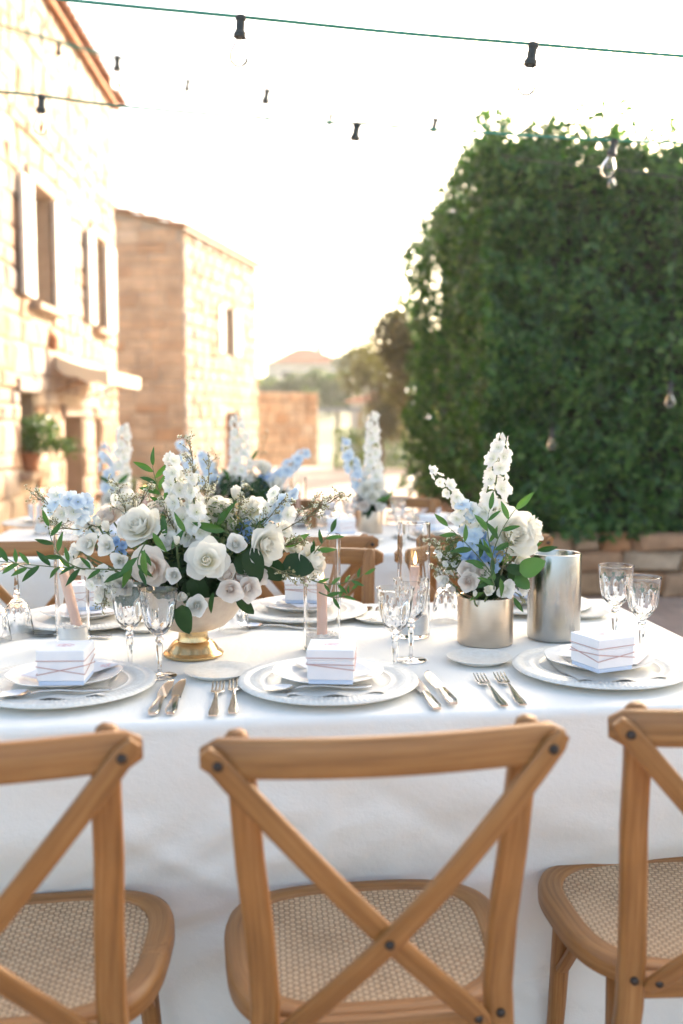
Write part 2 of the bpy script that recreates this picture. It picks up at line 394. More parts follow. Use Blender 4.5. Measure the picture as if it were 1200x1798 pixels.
# ---------------------------------------------------------------- leaf clouds
def leaf_cloud(name, pos, nrm, size, mat, seed, asp=0.5, jitter=0.9):
    rs = np.random.RandomState(seed); n = len(pos)
    d = nrm + rs.normal(0, jitter, (n, 3)); d /= np.linalg.norm(d, axis=1)[:, None]
    a = rs.normal(0, 1, (n, 3)); a -= d * (a * d).sum(1)[:, None]; a /= np.linalg.norm(a, axis=1)[:, None]
    b = np.cross(d, a); s = size * rs.uniform(0.5, 1.6, n)[:, None]
    base = pos - a * s * 0.5; tip = pos + a * s * 0.5
    l = pos + b * s * asp * 0.5 + d * s * 0.12; r = pos - b * s * asp * 0.5 + d * s * 0.12
    V = np.stack([base, r, tip, l], 1).reshape(-1, 3)
    me = bpy.data.meshes.new(name); me.vertices.add(4 * n); me.vertices.foreach_set('co', V.astype(np.float32).ravel())
    idx = np.arange(4 * n).reshape(n, 4)
    tri = np.concatenate([idx[:, [0, 1, 2]], idx[:, [0, 2, 3]]], 1).reshape(-1, 3)
    me.loops.add(tri.size); me.loops.foreach_set('vertex_index', tri.ravel().astype(np.int32))
    me.polygons.add(len(tri)); me.polygons.foreach_set('loop_start', (np.arange(len(tri)) * 3).astype(np.int32))
    me.materials.append(mat); me.update(); me.validate(); return me

# ---------------------------------------------------------------- stonework
def stone_mesh(seed):
    rng = random.Random(seed); mb = MB(); e = 0.09
    j = lambda a: rng.uniform(-a, a)
    back = [(-.5, 0, -.5), (.5, 0, -.5), (.5, 0, .5), (-.5, 0, .5)]
    mid = [(-.5 + j(.08) + .03, .55, -.5 + j(.11) + .04), (.5 + j(.08) - .03, .55, -.5 + j(.11) + .04), (.5 + j(.08) - .03, .55, .5 + j(.11) - .04), (-.5 + j(.08) + .03, .55, .5 + j(.11) - .04)]
    fr = [(x * (1 - 2 * e), 1 + j(.25), z * (1 - 2.4 * e)) for x, y, z in mid]
    vs = back + mid + fr + [(0, 1.12, 0)]
    fs = []
    for a, bb in ((0, 4), (4, 8)):
        for i in range(4): fs.append((a + i, a + (i + 1) % 4, bb + (i + 1) % 4, bb + i))
    for i in range(4): fs.append((8 + i, 8 + (i + 1) % 4, 12))
    mb.add(vs, fs); return mb
def stone_set(mat):
    return [stone_mesh(s).mesh('stone', mat, 0) for s in range(6)]
def lay_stones(U0, U1, Z0, Z1, openings, rng, h=(.18, .32), wd=(.25, .6), top=None, joint=.018):
    out = []; z = Z0
    while z < Z1 - 0.06:
        hh = min(rng.uniform(*h), Z1 - z)
        if Z1 - z - hh < 0.08: hh = Z1 - z
        iv = [(U0, U1)]
        if top:
            us = [U0 + (U1 - U0) * k / 200 for k in range(201)]; ok = [q for q in us if top(q) >= z + hh]
            iv = [(min(ok), max(ok))] if ok else []
        for (a, bq, c, d) in openings:
            if c < z + hh - .01 and d > z + .01:
                nv = []
                for (p, q) in iv:
                    if bq <= p or a >= q: nv.append((p, q)); continue
                    if a > p: nv.append((p, a))
                    if bq < q: nv.append((bq, q))
                iv = nv
        for (p, q) in iv:
            u = p
            while u < q - .04:
                ww = min(rng.uniform(*wd), q - u)
                if q - u - ww < .12: ww = q - u
                out.append((u + ww / 2, z + hh / 2, ww - joint, hh - joint)); u += ww
        z += hh
    return out
def place_stones(parent, stones, origin, du, dn, depth, meshes, mats, rng, limit, keyf, rest_name='stonework'):
    st = sorted(stones, key=keyf); du = Vector(du); dn = Vector(dn); sgn = 1 if du.cross(dn).z > 0 else -1
    rest = MB()
    for k, (u, z, ww, hh) in enumerate(st):
        o = Vector(origin) + du * u + Vector((0, 0, z)); dd = depth * rng.uniform(.7, 1.25); q = du * ww * sgn
        Mx = Matrix(((q.x, dn.x * dd, 0, o.x), (q.y, dn.y * dd, 0, o.y), (0, 0, hh, o.z), (0, 0, 0, 1)))
        if k < limit: link('stone', meshes[rng.randrange(6)], parent, Mx)
        else:
            sm = stone_mesh(rng.randrange(6)); rest.add([Mx @ Vector(v) for v in sm.v], sm.f)
    if rest.v: link(rest_name, rest.mesh(rest_name, mats, 0), parent, kind='stuff')

M['tan_stone'] = stone_mat('warm_sandstone', [(0, (0.38, 0.22, 0.13)), (0.25, (0.46, 0.36, 0.27)), (0.5, (0.34, 0.29, 0.26)), (0.75, (0.45, 0.29, 0.19)), (1, (0.44, 0.38, 0.33))], 2.5)
M['bounce_orange_stone'] = stone_mat('bounce_orange_sandstone', [(0, (0.54, 0.32, 0.19)), (0.3, (0.60, 0.40, 0.26)), (0.6, (0.57, 0.37, 0.235)), (0.85, (0.50, 0.27, 0.14)), (1, (0.60, 0.45, 0.33))], 2.0)  # warm bounced light of the shaded gable is put into this stone colour
M['wall_stone'] = stone_mat('planter_stone', [(0, (0.24, 0.10, 0.045)), (0.3, (0.46, 0.33, 0.21)), (0.5, (0.38, 0.17, 0.07)), (0.75, (0.48, 0.38, 0.28)), (1, (0.40, 0.22, 0.12))], 9)
M['mortar'] = varied('lime_mortar', (0.34, 0.26, 0.19), (0.42, 0.33, 0.25), 5, 0.95, 0.4)
M['tile'] = stone_mat('clay_roof_tile', [(0, (0.40, 0.17, 0.08)), (0.5, (0.46, 0.22, 0.11)), (1, (0.38, 0.20, 0.12))], 5)
M['shutter'] = varied('pale_shutter_paint', (0.62, 0.58, 0.53), (0.70, 0.66, 0.61), 12, 0.6, 0.1)
M['brownwood'] = varied('brown_joinery', (0.28, 0.13, 0.05), (0.38, 0.20, 0.085), 8, 0.55, 0.1, stretch=(8, 8, 1))
M['redwood'] = varied('red_door_paint', (0.26, 0.05, 0.03), (0.34, 0.08, 0.045), 6, 0.5, 0.1)
M['dark'] = simple('window_glass', (0.05, 0.045, 0.04), 0.08, 0, 0.6)
M['canvas'] = cloth_mat('awning_canvas', (0.74, 0.64, 0.50), 0.2)
M['terracotta'] = varied('terracotta', (0.42, 0.16, 0.07), (0.50, 0.21, 0.10), 12, 0.8, 0.1)

def tile_mesh():
    mb = MB(); L, r0, r1, t = .42, .085, .07, .014
    def f(u, v):
        r = r0 + (r1 - r0) * v; a = PI * u; return Vector((r * math.cos(a), L * v, r * math.sin(a) * .8))
    def g(u, v):
        r = r0 + (r1 - r0) * v - t; a = PI * (1 - u); return Vector((r * math.cos(a), L * v, r * math.sin(a) * .8))
    mb.grid(f, 6, 1); mb.grid(g, 6, 1)
    for k in range(6):
        a0, a1 = PI * k / 6, PI * (k + 1) / 6
        mb.add([(r0 * math.cos(a0), 0, .8 * r0 * math.sin(a0)), ((r0 - t) * math.cos(a0), 0, .8 * (r0 - t) * math.sin(a0)), ((r0 - t) * math.cos(a1), 0, .8 * (r0 - t) * math.sin(a1)), (r0 * math.cos(a1), 0, .8 * r0 * math.sin(a1))], [(0, 1, 2, 3)])
    return mb.mesh('tile', M['tile'], 60)
TILE = tile_mesh()
def frame3(o, x, y, z):
    return Matrix(((x.x, y.x, z.x, o.x), (x.y, y.y, z.y, o.y), (x.z, y.z, z.z, o.z), (0, 0, 0, 1)))
def slab(name, parent, pts, thick, mat):            # polygon extruded along +z
    mb = MB(); n = len(pts); vs = [Vector(p) for p in pts] + [Vector(p) + Vector((0, 0, thick)) for p in pts]
    mb.add(vs, [tuple(reversed(range(n))), tuple(range(n, 2 * n))] + [(i, (i + 1) % n, n + (i + 1) % n, n + i) for i in range(n)])
    return link(name, mb.mesh(name, mat, 0, recalc=True), parent)
def wall_with_holes(parent, origin, du, dn, U0, U1, Z0, Z1, holes, thick, mat):
    mb = MB(); us = sorted({U0, U1, *[h[0] for h in holes], *[h[1] for h in holes]}); zs = sorted({Z0, Z1, *[h[2] for h in holes], *[h[3] for h in holes]})
    du = Vector(du); dn = Vector(dn)
    P = lambda u, d, z: Vector(origin) + du * u + dn * d + Vector((0, 0, z))
    for i in range(len(us) - 1):
        for j in range(len(zs) - 1):
            cu, cz = (us[i] + us[i + 1]) / 2, (zs[j] + zs[j + 1]) / 2
            if any(h[0] < cu < h[1] and h[2] < cz < h[3] for h in holes): continue
            for d in (0, -thick): mb.add([P(us[i], d, zs[j]), P(us[i + 1], d, zs[j]), P(us[i + 1], d, zs[j + 1]), P(us[i], d, zs[j + 1])], [(0, 1, 2, 3)])
    for (a, b_, c, d_) in list(holes):
        for (p, q) in (((a, c), (b_, c)), ((b_, c), (b_, d_)), ((b_, d_), (a, d_)), ((a, d_), (a, c))):
            mb.add([P(p[0], 0, p[1]), P(q[0], 0, q[1]), P(q[0], -thick, q[1]), P(p[0], -thick, p[1])], [(0, 1, 2, 3)])
    return link('wall', mb.mesh('wall', mat, 0), parent)
def add_window(parent, origin, du, dn, u0, u1, z0, z1, depth=.30, kind='window', wood='brownwood'):
    du = Vector(du); dn = Vector(dn); up = Vector((0, 0, 1))
    Fm = frame3(Vector(origin) + du * ((u0 + u1) / 2) - dn * depth + up * ((z0 + z1) / 2), du, dn, up)
    wdt, hgt = u1 - u0 - .004, z1 - z0 - .004; mb = MB(); f = .06
    mb.box((-wdt / 2 + f / 2, 0, 0), (f, .07, hgt)); mb.box((wdt / 2 - f / 2, 0, 0), (f, .07, hgt)); mb.box((0, 0, hgt / 2 - f / 2), (wdt - 2 * f - .002, .066, f)); mb.box((0, 0, -hgt / 2 + f / 2), (wdt - 2 * f - .002, .066, f))
    mb.box((0, 0, 0), (.045, .05, hgt - 2 * f - .002))
    o = link(kind, mb.mesh(kind, M[wood], 0), parent, Fm)
    for sx in (-1, 1):
        pb = MB(); pw = (wdt - 2 * f - .05) / 2; pb.box((sx * (pw / 2 + .024), -.01, 0), (pw, .012, hgt - 2 * f - .004)); link('pane', pb.mesh('pane', M['dark'], 0), o)
    return o
def add_shutter(parent, origin, du, dn, uh, z0, z1, wdt, side, ang):
    # leaf hinged at uh, opening to `side`, standing off the wall by ang
    du = Vector(du); dn = Vector(dn); x = (du * side * math.cos(ang) + dn * math.sin(ang)).normalized(); up = Vector((0, 0, 1)); y = up.cross(x)
    Fm = frame3(Vector(origin) + du * uh + dn * .055 + up * z0, x, y, up)
    mb = MB(); H = z1 - z0; e = .05
    for xx in (e / 2, wdt - e / 2): mb.box((xx, 0, H / 2), (e, .045, H))
    for zz in (e / 2, H / 2, H - e / 2): mb.box((wdt / 2, 0, zz), (wdt - 2 * e - .002, .04, e))
    o = link('shutter', mb.mesh('shutter', M['shutter'], 0), parent, Fm)
    k = 3; pw = (wdt - 2 * e) / k
    for i in range(k):
        pb = MB(); pb.box((e + pw * (i + .5), 0, H / 2), (pw - .006, .022, H - 2 * e)); link('plank', pb.mesh('plank', M['shutter'], 0), o)

# ---- near stone house on the left
rng = random.Random(11)
fd = Vector((-0.03, 1, 0)).normalized(); fn = Vector((1, 0.03, 0)).normalized()
FO = Vector((-3.08, 9.0, 0)) - fd * 9.0              # u measured like Y
LH = thing('stone_house', 'tall sunlit stone house with pale shutters and scalloped awning over its door', 'house', (-3.4, 11, -0.86))
LO = FO - LH.location
U0, U1, ZB, ZT = 5.0, 14.45, -0.86, 5.6
hs = [(10.10, 10.92, 2.42, 3.58), (12.92, 13.62, 2.42, 3.58), (9.62, 10.12, 0.74, 1.5), (11.35, 12.25, -0.84, 1.27), (12.95, 13.35, 0.3, 1.25), (6.9, 7.7, 2.42, 3.58)]
wall_with_holes(LH, LO, fd, fn, U0, U1, ZB, ZT, hs, .5, M['mortar'])
for uu in (U1, U0):
    end = MB(); e0 = LO + fd * uu; e1 = e0 - fn * 6; lo = Vector((0, 0, ZB))
    end.add([e0 + lo, e1 + lo, e1 + Vector((0, 0, ZT + 1.6)), e0 + Vector((0, 0, ZT))], [(0, 1, 2, 3)]); link('wall', end.mesh('wall', M['mortar'], 0), LH)
SM_T = stone_set(M['tan_stone'])
st = lay_stones(U0, U1, ZB, ZT, [(a - .03, b_ + .03, c - .09, d + .16) for a, b_, c, d in hs], rng, (.13, .32), (.16, .62), joint=.010)
place_stones(LH, st, LO, fd, fn, .028, SM_T, M['tan_stone'], rng, 270, lambda s: (s[0] - 8.8 if s[0] > 8.6 else 50) + abs(s[1] - 1.6) * .9)
for i, (a, b_, c, d) in enumerate(hs):
    if i == 3: continue
    add_window(LH, LO, fd, fn, a, b_, c, d)
for (a, b_, c, d) in hs:                            # lintels and sills
    mb = MB(); 
    Fm = frame3(LO + fd * ((a + b_) / 2) + Vector((0, 0, d + .075)), fd, fn, Vector((0, 0, 1)))
    mb.bbox_bevel((0, .02, 0), (b_ - a + .3, .09, .13), .01); link('lintel', mb.mesh('lintel', M['tan_stone'], 0), LH, Fm)
    if c > 0:
        mb = MB(); Fm = frame3(LO + fd * ((a + b_) / 2) + Vector((0, 0, c - .045)), fd, fn, Vector((0, 0, 1)))
        mb.bbox_bevel((0, .04, 0), (b_ - a + .2, .2, .07), .008); link('sill', mb.mesh('sill', M['tan_stone'], 0), LH, Fm)
for (a, b_) in ((10.10, 10.92), (12.92, 13.62), (6.9, 7.7)):
    add_shutter(LH, LO, fd, fn, a - .01, 2.44, 3.57, .46, -1, R(3)); add_shutter(LH, LO, fd, fn, b_ + .01, 2.44, 3.57, .46, 1, R(3))
db = MB(); Fm = frame3(LO + fd * 11.8 - fn * .28 + Vector((0, 0, -.84)), fd, fn, Vector((0, 0, 1)))
db.box((-.41, 0, 1.05), (.07, .1, 2.1)); db.box((.41, 0, 1.05), (.07, .1, 2.1)); db.box((0, 0, 2.06), (.746, .096, .07))
dor = link('door', db.mesh('door', M['brownwood'], 0), LH, Fm)
pb = MB(); pb.box((0, -.02, 1.0), (.74, .04, 2.0)); link('door_leaf', pb.mesh('door_leaf', M['dark'], 0), dor)
pb = MB(); pb.box((.26, .03, 1.0), (.22, .05, 2.02)); link('door_post', pb.mesh('door_post', M['brownwood'], 0), dor)
# roof with a row of clay tiles on its eave
ru = (-fn * math.cos(R(17)) + Vector((0, 0, math.sin(R(17)))))
rb = MB(); q0 = LO + fd * (U0 - .1) + fn * .12 + Vector((0, 0, ZT - .02)); q1 = LO + fd * (U1 + .18) + fn * .12 + Vector((0, 0, ZT - .02))
slab('roof', LH, [q0, q1, q1 + ru * 6, q0 + ru * 6], .05, M['tile'])
k = 0; u = 7.5
while u < U1 + .2:
    for r_ in range(2):
        o = LO + fd * u + fn * .19 + Vector((0, 0, ZT + .055)) + ru * (.36 * r_)
        link('tile', TILE, LH, frame3(o, -fd, ru, ru.cross(fd) * -1 if ru.cross(fd).z < 0 else ru.cross(fd)))
    u += .19
# verge tiles on the end gable
for k in range(8):
    o = LO + fd * (U1 + .12) + fn * (.1) + Vector((0, 0, ZT + .1)) + ru * (.38 * k)
    link('tile', TILE, LH, frame3(o, -fd, ru, Vector((0, 0, 1))))
# awning over the door
ab = MB(); A0, A1 = 10.8, 12.8
def aw(u, v):
    p = LO + fd * (A0 + (A1 - A0) * u) + fn * (.06 + .56 * v) + Vector((0, 0, 1.93 - .16 * v - .03 * math.sin(PI * v)))
    return p
ab.grid(aw, 20, 6)
def val(u, v):
    sc_ = .035 * abs(math.sin(PI * u * 7)); return LO + fd * (A0 + (A1 - A0) * u) + fn * (.62 + .01 * math.sin(u * 40)) + Vector((0, 0, 1.77 - v * (.12 + sc_)))
def side_val(u, v):
    sc_ = .035 * abs(math.sin(PI * u * 2.5)); return LO + fd * A0 + fn * (.06 + .56 * u) + Vector((0, 0, 1.93 - .16 * u - .03 * math.sin(PI * u) - v * (.13 + sc_)))
def side_val2(u, v): return side_val(u, v) + fd * (A1 - A0)
AW = link('awning', ab.mesh('awning', M['canvas'], 60), LH)
vb = MB(); vb.grid(val, 70, 2); vb.grid(side_val, 24, 2); vb.grid(side_val2, 24, 2); link('valance', vb.mesh('valance', M['canvas'], 60), AW)
bb = MB()
for uu in (A0 + .04, A1 - .04): bb.tube([LO + fd * uu + fn * .05 + Vector((0, 0, 1.55)), LO + fd * uu + fn * .6 + Vector((0, 0, 1.74))], .012, 6)
link('awning_arm', bb.mesh('awning_arm', M['brownwood'], 60), AW)
# potted plant on the ground-floor sill
pp = FO + fd * 9.84 + fn * .03 + Vector((0, 0, .735))
PPt = thing('potted_plant', 'bushy green plant in a terracotta pot on the small lower window sill', 'plant', pp)
mb = MB(); mb.lathe([(.06, 0), (.085, .15), (.095, .15), (.095, .18), (.08, .18), (.075, .15), (0.01, .15)], 20, cap0=True); link('pot', mb.mesh('pot', M['terracotta'], 40), PPt)
rs = np.random.RandomState(5)
M['plantleaf'] = leaf_mat('plant_leaf', [(0, (0.05, 0.11, 0.03)), (1, (0.12, 0.20, 0.06))])
P_ = rs.normal(0, 1, (900, 3)); P_ /= np.linalg.norm(P_, axis=1)[:, None]; P_ *= (rs.uniform(0.1, 1, 900) ** .5)[:, None]
P_ = P_ * [.22, .26, .22] + [.08, .05, .36]
P2 = rs.normal(0, 1, (220, 3)) * [.06, .1, .04] + [.28, .2, .24]
link('foliage', leaf_cloud('foliage', np.concatenate([P_, P2]), np.zeros((1120, 3)) + [0, 0, .4], .055, M['plantleaf'], 3, .4), PPt, kind='stuff')
stb = MB(); stb.tube([(0, 0, .14), (.03, .02, .3), (.06, .04, .42)], [.012, .008, .004], 5); link('stem', stb.mesh('stem', M['twig'], 60), PPt)
# small amber wall lamp
lp = at_y(82, 640, 10.75); lu = 10.75
WL = thing('wall_lamp', 'small amber lantern on the stone wall beside the awning', 'lamp', FO + fd * lu + fn * .06 + Vector((0, 0, 1.98)))
mb = MB(); mb.lathe([(.035, 0), (.05, .03), (.055, .12), (.03, .16), (.01, .18)], 8, cap0=True, cap1=True); link('lantern', mb.mesh('lantern', M['terracotta'], 20), WL)
mb = MB(); mb.tube([(-.06, 0, .14), (-.02, 0, .2), (0, 0, .18)], .008, 6); link('bracket', mb.mesh('bracket', M['brownwood'], 60), WL)

# ---- second stone house
h2d = Vector((1.1, 5.4, 0)).normalized(); h2n = Vector((5.4, -1.1, 0)).normalized()
HO = Vector((-3.62, 23.0, 0)); H2 = thing('stone_house', 'sandstone house with gabled end tinted by bounced light and red door standing behind', 'house', (-4, 25, -.86))
O2 = HO - H2.location
g_d = -h2n; g_n = -h2d                               # gable runs left of the corner, facing the tables
slope = math.tan(R(15)); ZE = 5.5
gtop = lambda u: ZE + slope * u
wins = [(2.9, 3.7, 2.9, 4.1), (3.0, 4.0, -.84, 1.4)]
wall_with_holes(H2, O2, h2d, h2n, 0, 5.9, -.86, ZE, wins, .5, M['mortar'])
gb = MB(); c0 = O2; c1 = O2 + g_d * 5.5
gb.add([c0 + Vector((0, 0, -.86)), c1 + Vector((0, 0, -.86)), c1 + Vector((0, 0, gtop(5.5))), c0 + Vector((0, 0, ZE))], [(0, 1, 2, 3)])
link('wall', gb.mesh('wall', M['mortar'], 0), H2)
gb = MB(); b0, b1 = c0 + h2d * 5.9, c1 + h2d * 5.9
gb.add([b0 + Vector((0, 0, -.86)), b1 + Vector((0, 0, -.86)), b1 + Vector((0, 0, gtop(5.5))), b0 + Vector((0, 0, ZE))], [(0, 1, 2, 3)])
link('wall', gb.mesh('wall', M['mortar'], 0), H2)
SM_O = stone_set(M['bounce_orange_stone'])
st = lay_stones(0, 3.4, -.86, gtop(3.4), [], rng, (.22, .36), (.35, .8), top=gtop, joint=.025)
place_stones(H2, st, O2, g_d, g_n, .03, SM_O, M['bounce_orange_stone'], rng, 160, lambda s: s[0] + (0 if s[1] > .2 else 20))  # shaded gable in the bounce-tinted stone, the side wall in plain tan
st = lay_stones(0, 5.9, -.86, ZE, [(a - .03, b_ + .03, c - .05, d + .1) for a, b_, c, d in wins], rng, (.24, .36), (.4, .8), joint=.02)
place_stones(H2, st, O2, h2d, h2n, .05, SM_T, M['tan_stone'], rng, 130, lambda s: (0 if s[1] > .2 else 20))
add_window(H2, O2, h2d, h2n, *wins[0]); 
add_window(H2, O2, h2d, h2n, *wins[1], kind='door', wood='redwood')
add_shutter(H2, O2, h2d, h2n, wins[0][0], 2.92, 4.08, .45, -1, R(2)); add_shutter(H2, O2, h2d, h2n, wins[0][1], 2.92, 4.08, .45, 1, R(5))
ru2 = (g_d * math.cos(R(15)) + Vector((0, 0, math.sin(R(15)))))
r0 = O2 + h2n * .15 - h2d * .15 + Vector((0, 0, ZE - .03)); r1 = r0 + h2d * 6.2
slab('roof', H2, [r0, r1, r1 + ru2 * 5.6, r0 + ru2 * 5.6], .07, M['brownwood'])
for k in range(13):
    link('tile', TILE, H2, frame3(r0 - h2d * .02 + ru2 * (.34 * k) + Vector((0, 0, .09 + .02 * (k % 2))), h2d, ru2, Vector((0, 0, 1))))
for k in range(31):
    link('tile', TILE, H2, frame3(r0 + h2n * .06 + h2d * (.2 * k + .1) + Vector((0, 0, .06)), h2d, ru2, h2d.cross(ru2) if h2d.cross(ru2).z > 0 else ru2.cross(h2d)))
# low clipped hedge at the foot of the second house
def blob_cloud(name, c, rad, n, size, mat, seed, parent=None, **kw):
    rs = np.random.RandomState(seed); p = rs.normal(0, 1, (n, 3)); p /= np.linalg.norm(p, axis=1)[:, None]
    nr = p.copy(); p = p * (rs.uniform(.2, 1, n) ** .35)[:, None] * rad + c
    return leaf_cloud(name, p, nr, size, mat, seed)
M['boxleaf'] = leaf_mat('box_leaf', [(0, (0.06, 0.09, 0.02)), (1, (0.13, 0.16, 0.045))])
LHg = thing('low_hedge', 'low clipped box hedge at the foot of the second house', 'hedge', (-3.5, 17.5, -.86))
rs = np.random.RandomState(8); p = rs.uniform(-1, 1, (6000, 3)) * [1.5, .45, .52] + [0, 0, .55]
link('foliage', leaf_cloud('foliage', p, np.zeros_like(p), .07, M['boxleaf'], 9), LHg, kind='stuff')
# garden wall with slanting top beyond the houses
def rough_wall(name, label, cat, p0, p1, h0, h1, z0, mat, meshes, thick, seed, limit=80):
    rg = random.Random(seed); p0 = Vector(p0); p1 = Vector(p1); L = (p1 - p0).length; d = (p1 - p0).normalized(); n = Vector((d.y, -d.x, 0))
    T = thing(name, label, cat, p0 + Vector((0, 0, z0)))
    mb = MB(); up = Vector((0, 0, 1)); a = Vector((0, 0, 0)); bq = d * L
    vs = [a, bq, bq + up * h1, a + up * h0]; vs += [v - n * thick for v in vs]
    mb.add(vs, [(0, 1, 2, 3), (7, 6, 5, 4), (0, 4, 5, 1), (1, 5, 6, 2), (2, 6, 7, 3), (3, 7, 4, 0)]); link('core', mb.mesh('core', M['mortar'], 0), T)
    st = lay_stones(0, L, 0, max(h0, h1), [], rg, (.25, .4), (.4, .8), top=lambda u: h0 + (h1 - h0) * u / L + .02, joint=.03)
    place_stones(T, st, (0, 0, 0), d, n, .05, meshes, mat, rg, limit, lambda s: -s[1]); return T
rough_wall('garden_wall', 'orange stone garden wall beyond the second house', 'wall', (-2.75, 31.5, 0), (-0.8, 33.5, 0), 2.95, 2.95, -.86, M['bounce_orange_stone'], SM_O, .4, 3, 70)
# pale outbuilding and pergola further off
def far_house(label, c, sx, sy, h, rh, wall_m, roof_m, rot=0.0, nwin=2):
    T = thing('far_house', label, 'house', c, rot); mb = MB(); mb.box((0, 0, h / 2), (sx, sy, h)); link('wall', mb.mesh('wall', wall_m, 0), T)
    mb = MB(); a, b_ = sx / 2 + .3, sy / 2 + .3; k = max(0, a - b_)
    vs = [(-a, -b_, h), (a, -b_, h), (a, b_, h), (-a, b_, h), (-k, 0, h + rh), (k, 0, h + rh)]
    mb.add(vs, [(0, 1, 5, 4), (1, 2, 5), (2, 3, 4, 5), (3, 0, 4), (3, 2, 1, 0)]); rf = link('roof', mb.mesh('roof', roof_m, 0), T)
    mb = MB(); mb.box((a * .4, .3, h + rh * .75), (.5, .5, rh)); link('chimney', mb.mesh('chimney', wall_m, 0), rf)
    for i in range(nwin):
        mb = MB(); mb.box((0, 0, 0), (1.0, .08, 1.3)); wv = link('window', mb.mesh('window', M['shutter'], 0), T, Matrix.Translation((-sx / 2 + sx * (i + .5) / nwin, -sy / 2 - .02, h * .55)))
        mb = MB(); mb.box((0, -.04, 0), (.8, .03, 1.1)); link('pane', mb.mesh('pane', M['dark'], 0), wv)
M['render_w'] = varied('pale_render', (0.48, 0.42, 0.36), (0.56, 0.50, 0.44), .8, .9)
M['far_roof'] = varied('far_clay_roof', (0.44, 0.12, 0.06), (0.50, 0.17, 0.09), 1.2, .9)
pz = lambda px, py, Y: at_y(px, py, Y)
q = pz(535, 655, 90); far_house('distant pale house with red hipped roof on the hillside', (q.x, 90, q.z - 2.2), 6.2, 5, 3.0, 1.4, M['render_w'], M['far_roof'], .2, 3)
q = pz(605, 650, 120); far_house('second distant house with long red roof half hidden by trees', (q.x, 120, q.z - 2.6), 8, 5, 2.6, 1.0, M['render_w'], M['far_roof'], -.1, 3)
q = pz(662, 700, 46); far_house('low pale cottage behind the brownish olive tree', (q.x, 46, -1.0), 2.4, 3, 3.0, .5, M['render_w'], M['far_roof'], 0, 1)
# flat-roofed open shelter
q = pz(592, 715, 40); SH = thing('garden_shelter', 'grey flat roofed shelter between the orange wall and cottage', 'shelter', (q.x, 40, -.86))
M['greypaint'] = varied('grey_roof_sheet', (0.20, 0.21, 0.22), (0.27, 0.28, 0.29), 2, .6)
mb = MB(); mb.box((0, 0, 2.45), (2.0, 2, .16)); link('roof', mb.mesh('roof', M['greypaint'], 0), SH)
for sx in (-1, 1):
    for sy in (-1, 1):
        mb = MB(); mb.box((sx * .9, sy * .9, 1.18), (.1, .1, 2.36)); link('post', mb.mesh('post', M['brownwood'], 0), SH)
q = pz(619, 640, 50); mb = MB(); mb.tube([(0, 0, 0), (0, 0, 5.2)], [.09, .06], 8); PO = link('utility_pole', mb.mesh('utility_pole', M['render_w'], 60), None, Matrix.Translation((q.x, 50, -1)), 'thin pale utility pole rising beside the far cottage', 'pole')

# ---- trees beyond the hedge and on the slope
M['bark'] = varied('bark', (0.10, 0.075, 0.05), (0.18, 0.14, 0.10), 9, .95, .6)
M['olive'] = leaf_mat('olive_leaf', [(0, (0.10, 0.085, 0.05)), (0.5, (0.15, 0.13, 0.075)), (1, (0.20, 0.17, 0.11))], .5, .35)
M['greenleaf'] = leaf_mat('tree_leaf', [(0, (0.05, 0.075, 0.022)), (1, (0.12, 0.16, 0.05))], .5, .35)
def tree(name, label, c, h, rad, n, size, mat, seed, trunk=.08, group='trees beyond the terrace'):
    T = thing(name, label, 'tree', c, 0, group); rg = random.Random(seed); mb = MB()
    mb.tube([(0, 0, 0), (.04 * h, 0, h * .25), (0, .03 * h, h * .5), (.02 * h, 0, h * .8)], [trunk, trunk * .8, trunk * .55, trunk * .2], 8)
    lobes = []
    for i in range(9):
        a = rg.uniform(0, 2 * PI); rr = rad * rg.uniform(.35, .75); z = h * rg.uniform(.45, .9); p = Vector((rr * math.cos(a), rr * math.sin(a), z)); lobes.append(p)
        mb.tube([(0, 0, h * .35), (p.x * .5, p.y * .5, z * .8), p], [trunk * .45, trunk * .3, trunk * .1], 5)
    link('trunk', mb.mesh('trunk', M['bark'], 60), T)
    rs = np.random.RandomState(seed); per = n // 9; P = []; Nn = []
    for p in lobes:
        d = rs.normal(0, 1, (per, 3)); d /= np.linalg.norm(d, axis=1)[:, None]
        P.append(d * (rs.uniform(.1, 1, per) ** .45)[:, None] * [rad * .48, rad * .48, h * .17] + np.array(p)); Nn.append(d)
    link('crown', leaf_cloud('crown', np.concatenate(P), np.concatenate(Nn), size, mat, seed + 1), T, kind='stuff')
tree('olive_tree', 'brownish olive tree just beyond the far end of the hedge', (1.25, 15.6, 0), 3.0, .95, 7000, .085, M['olive'], 21)
tree('olive_tree', 'thin greyish olive tree left of the brownish one', (.75, 21.0, -.3), 3.2, .8, 4500, .09, M['olive'], 22, .07)
tree('olive_tree', 'lower bronze bush-like tree in front of the pale cottage', (1.6, 24, -.2), 3.0, 1.3, 5000, .11, M['olive'], 26, .07)
q = pz(488, 665, 60); tree('leafy_tree', 'light green tree below the distant hipped roof house', (q.x, 60, q.z - 3.6), 3.9, 2.0, 3500, .3, M['greenleaf'], 23, .16)
q = pz(590, 690, 58); tree('leafy_tree', 'round green tree above the grey shelter roof', (q.x, 58, q.z - 2.4), 3.6, 1.7, 3500, .28, M['greenleaf'], 24, .16)
q = pz(660, 640, 75); tree('leafy_tree', 'olive green tree on the slope above the cottage', (q.x, 75, q.z - 3), 4.2, 3.0, 3500, .35, M['greenleaf'], 25, .16)
q = pz(540, 660, 75); tree('leafy_tree', 'pale green tree in front of the distant hipped roof house', (q.x, 75, q.z - 3.2), 2.4, 2.0, 3000, .3, M['greenleaf'], 27, .16)
LH2 = thing('low_hedge', 'dark low hedge at the far end of the terrace', 'hedge', (1.7, 24.9, 0))
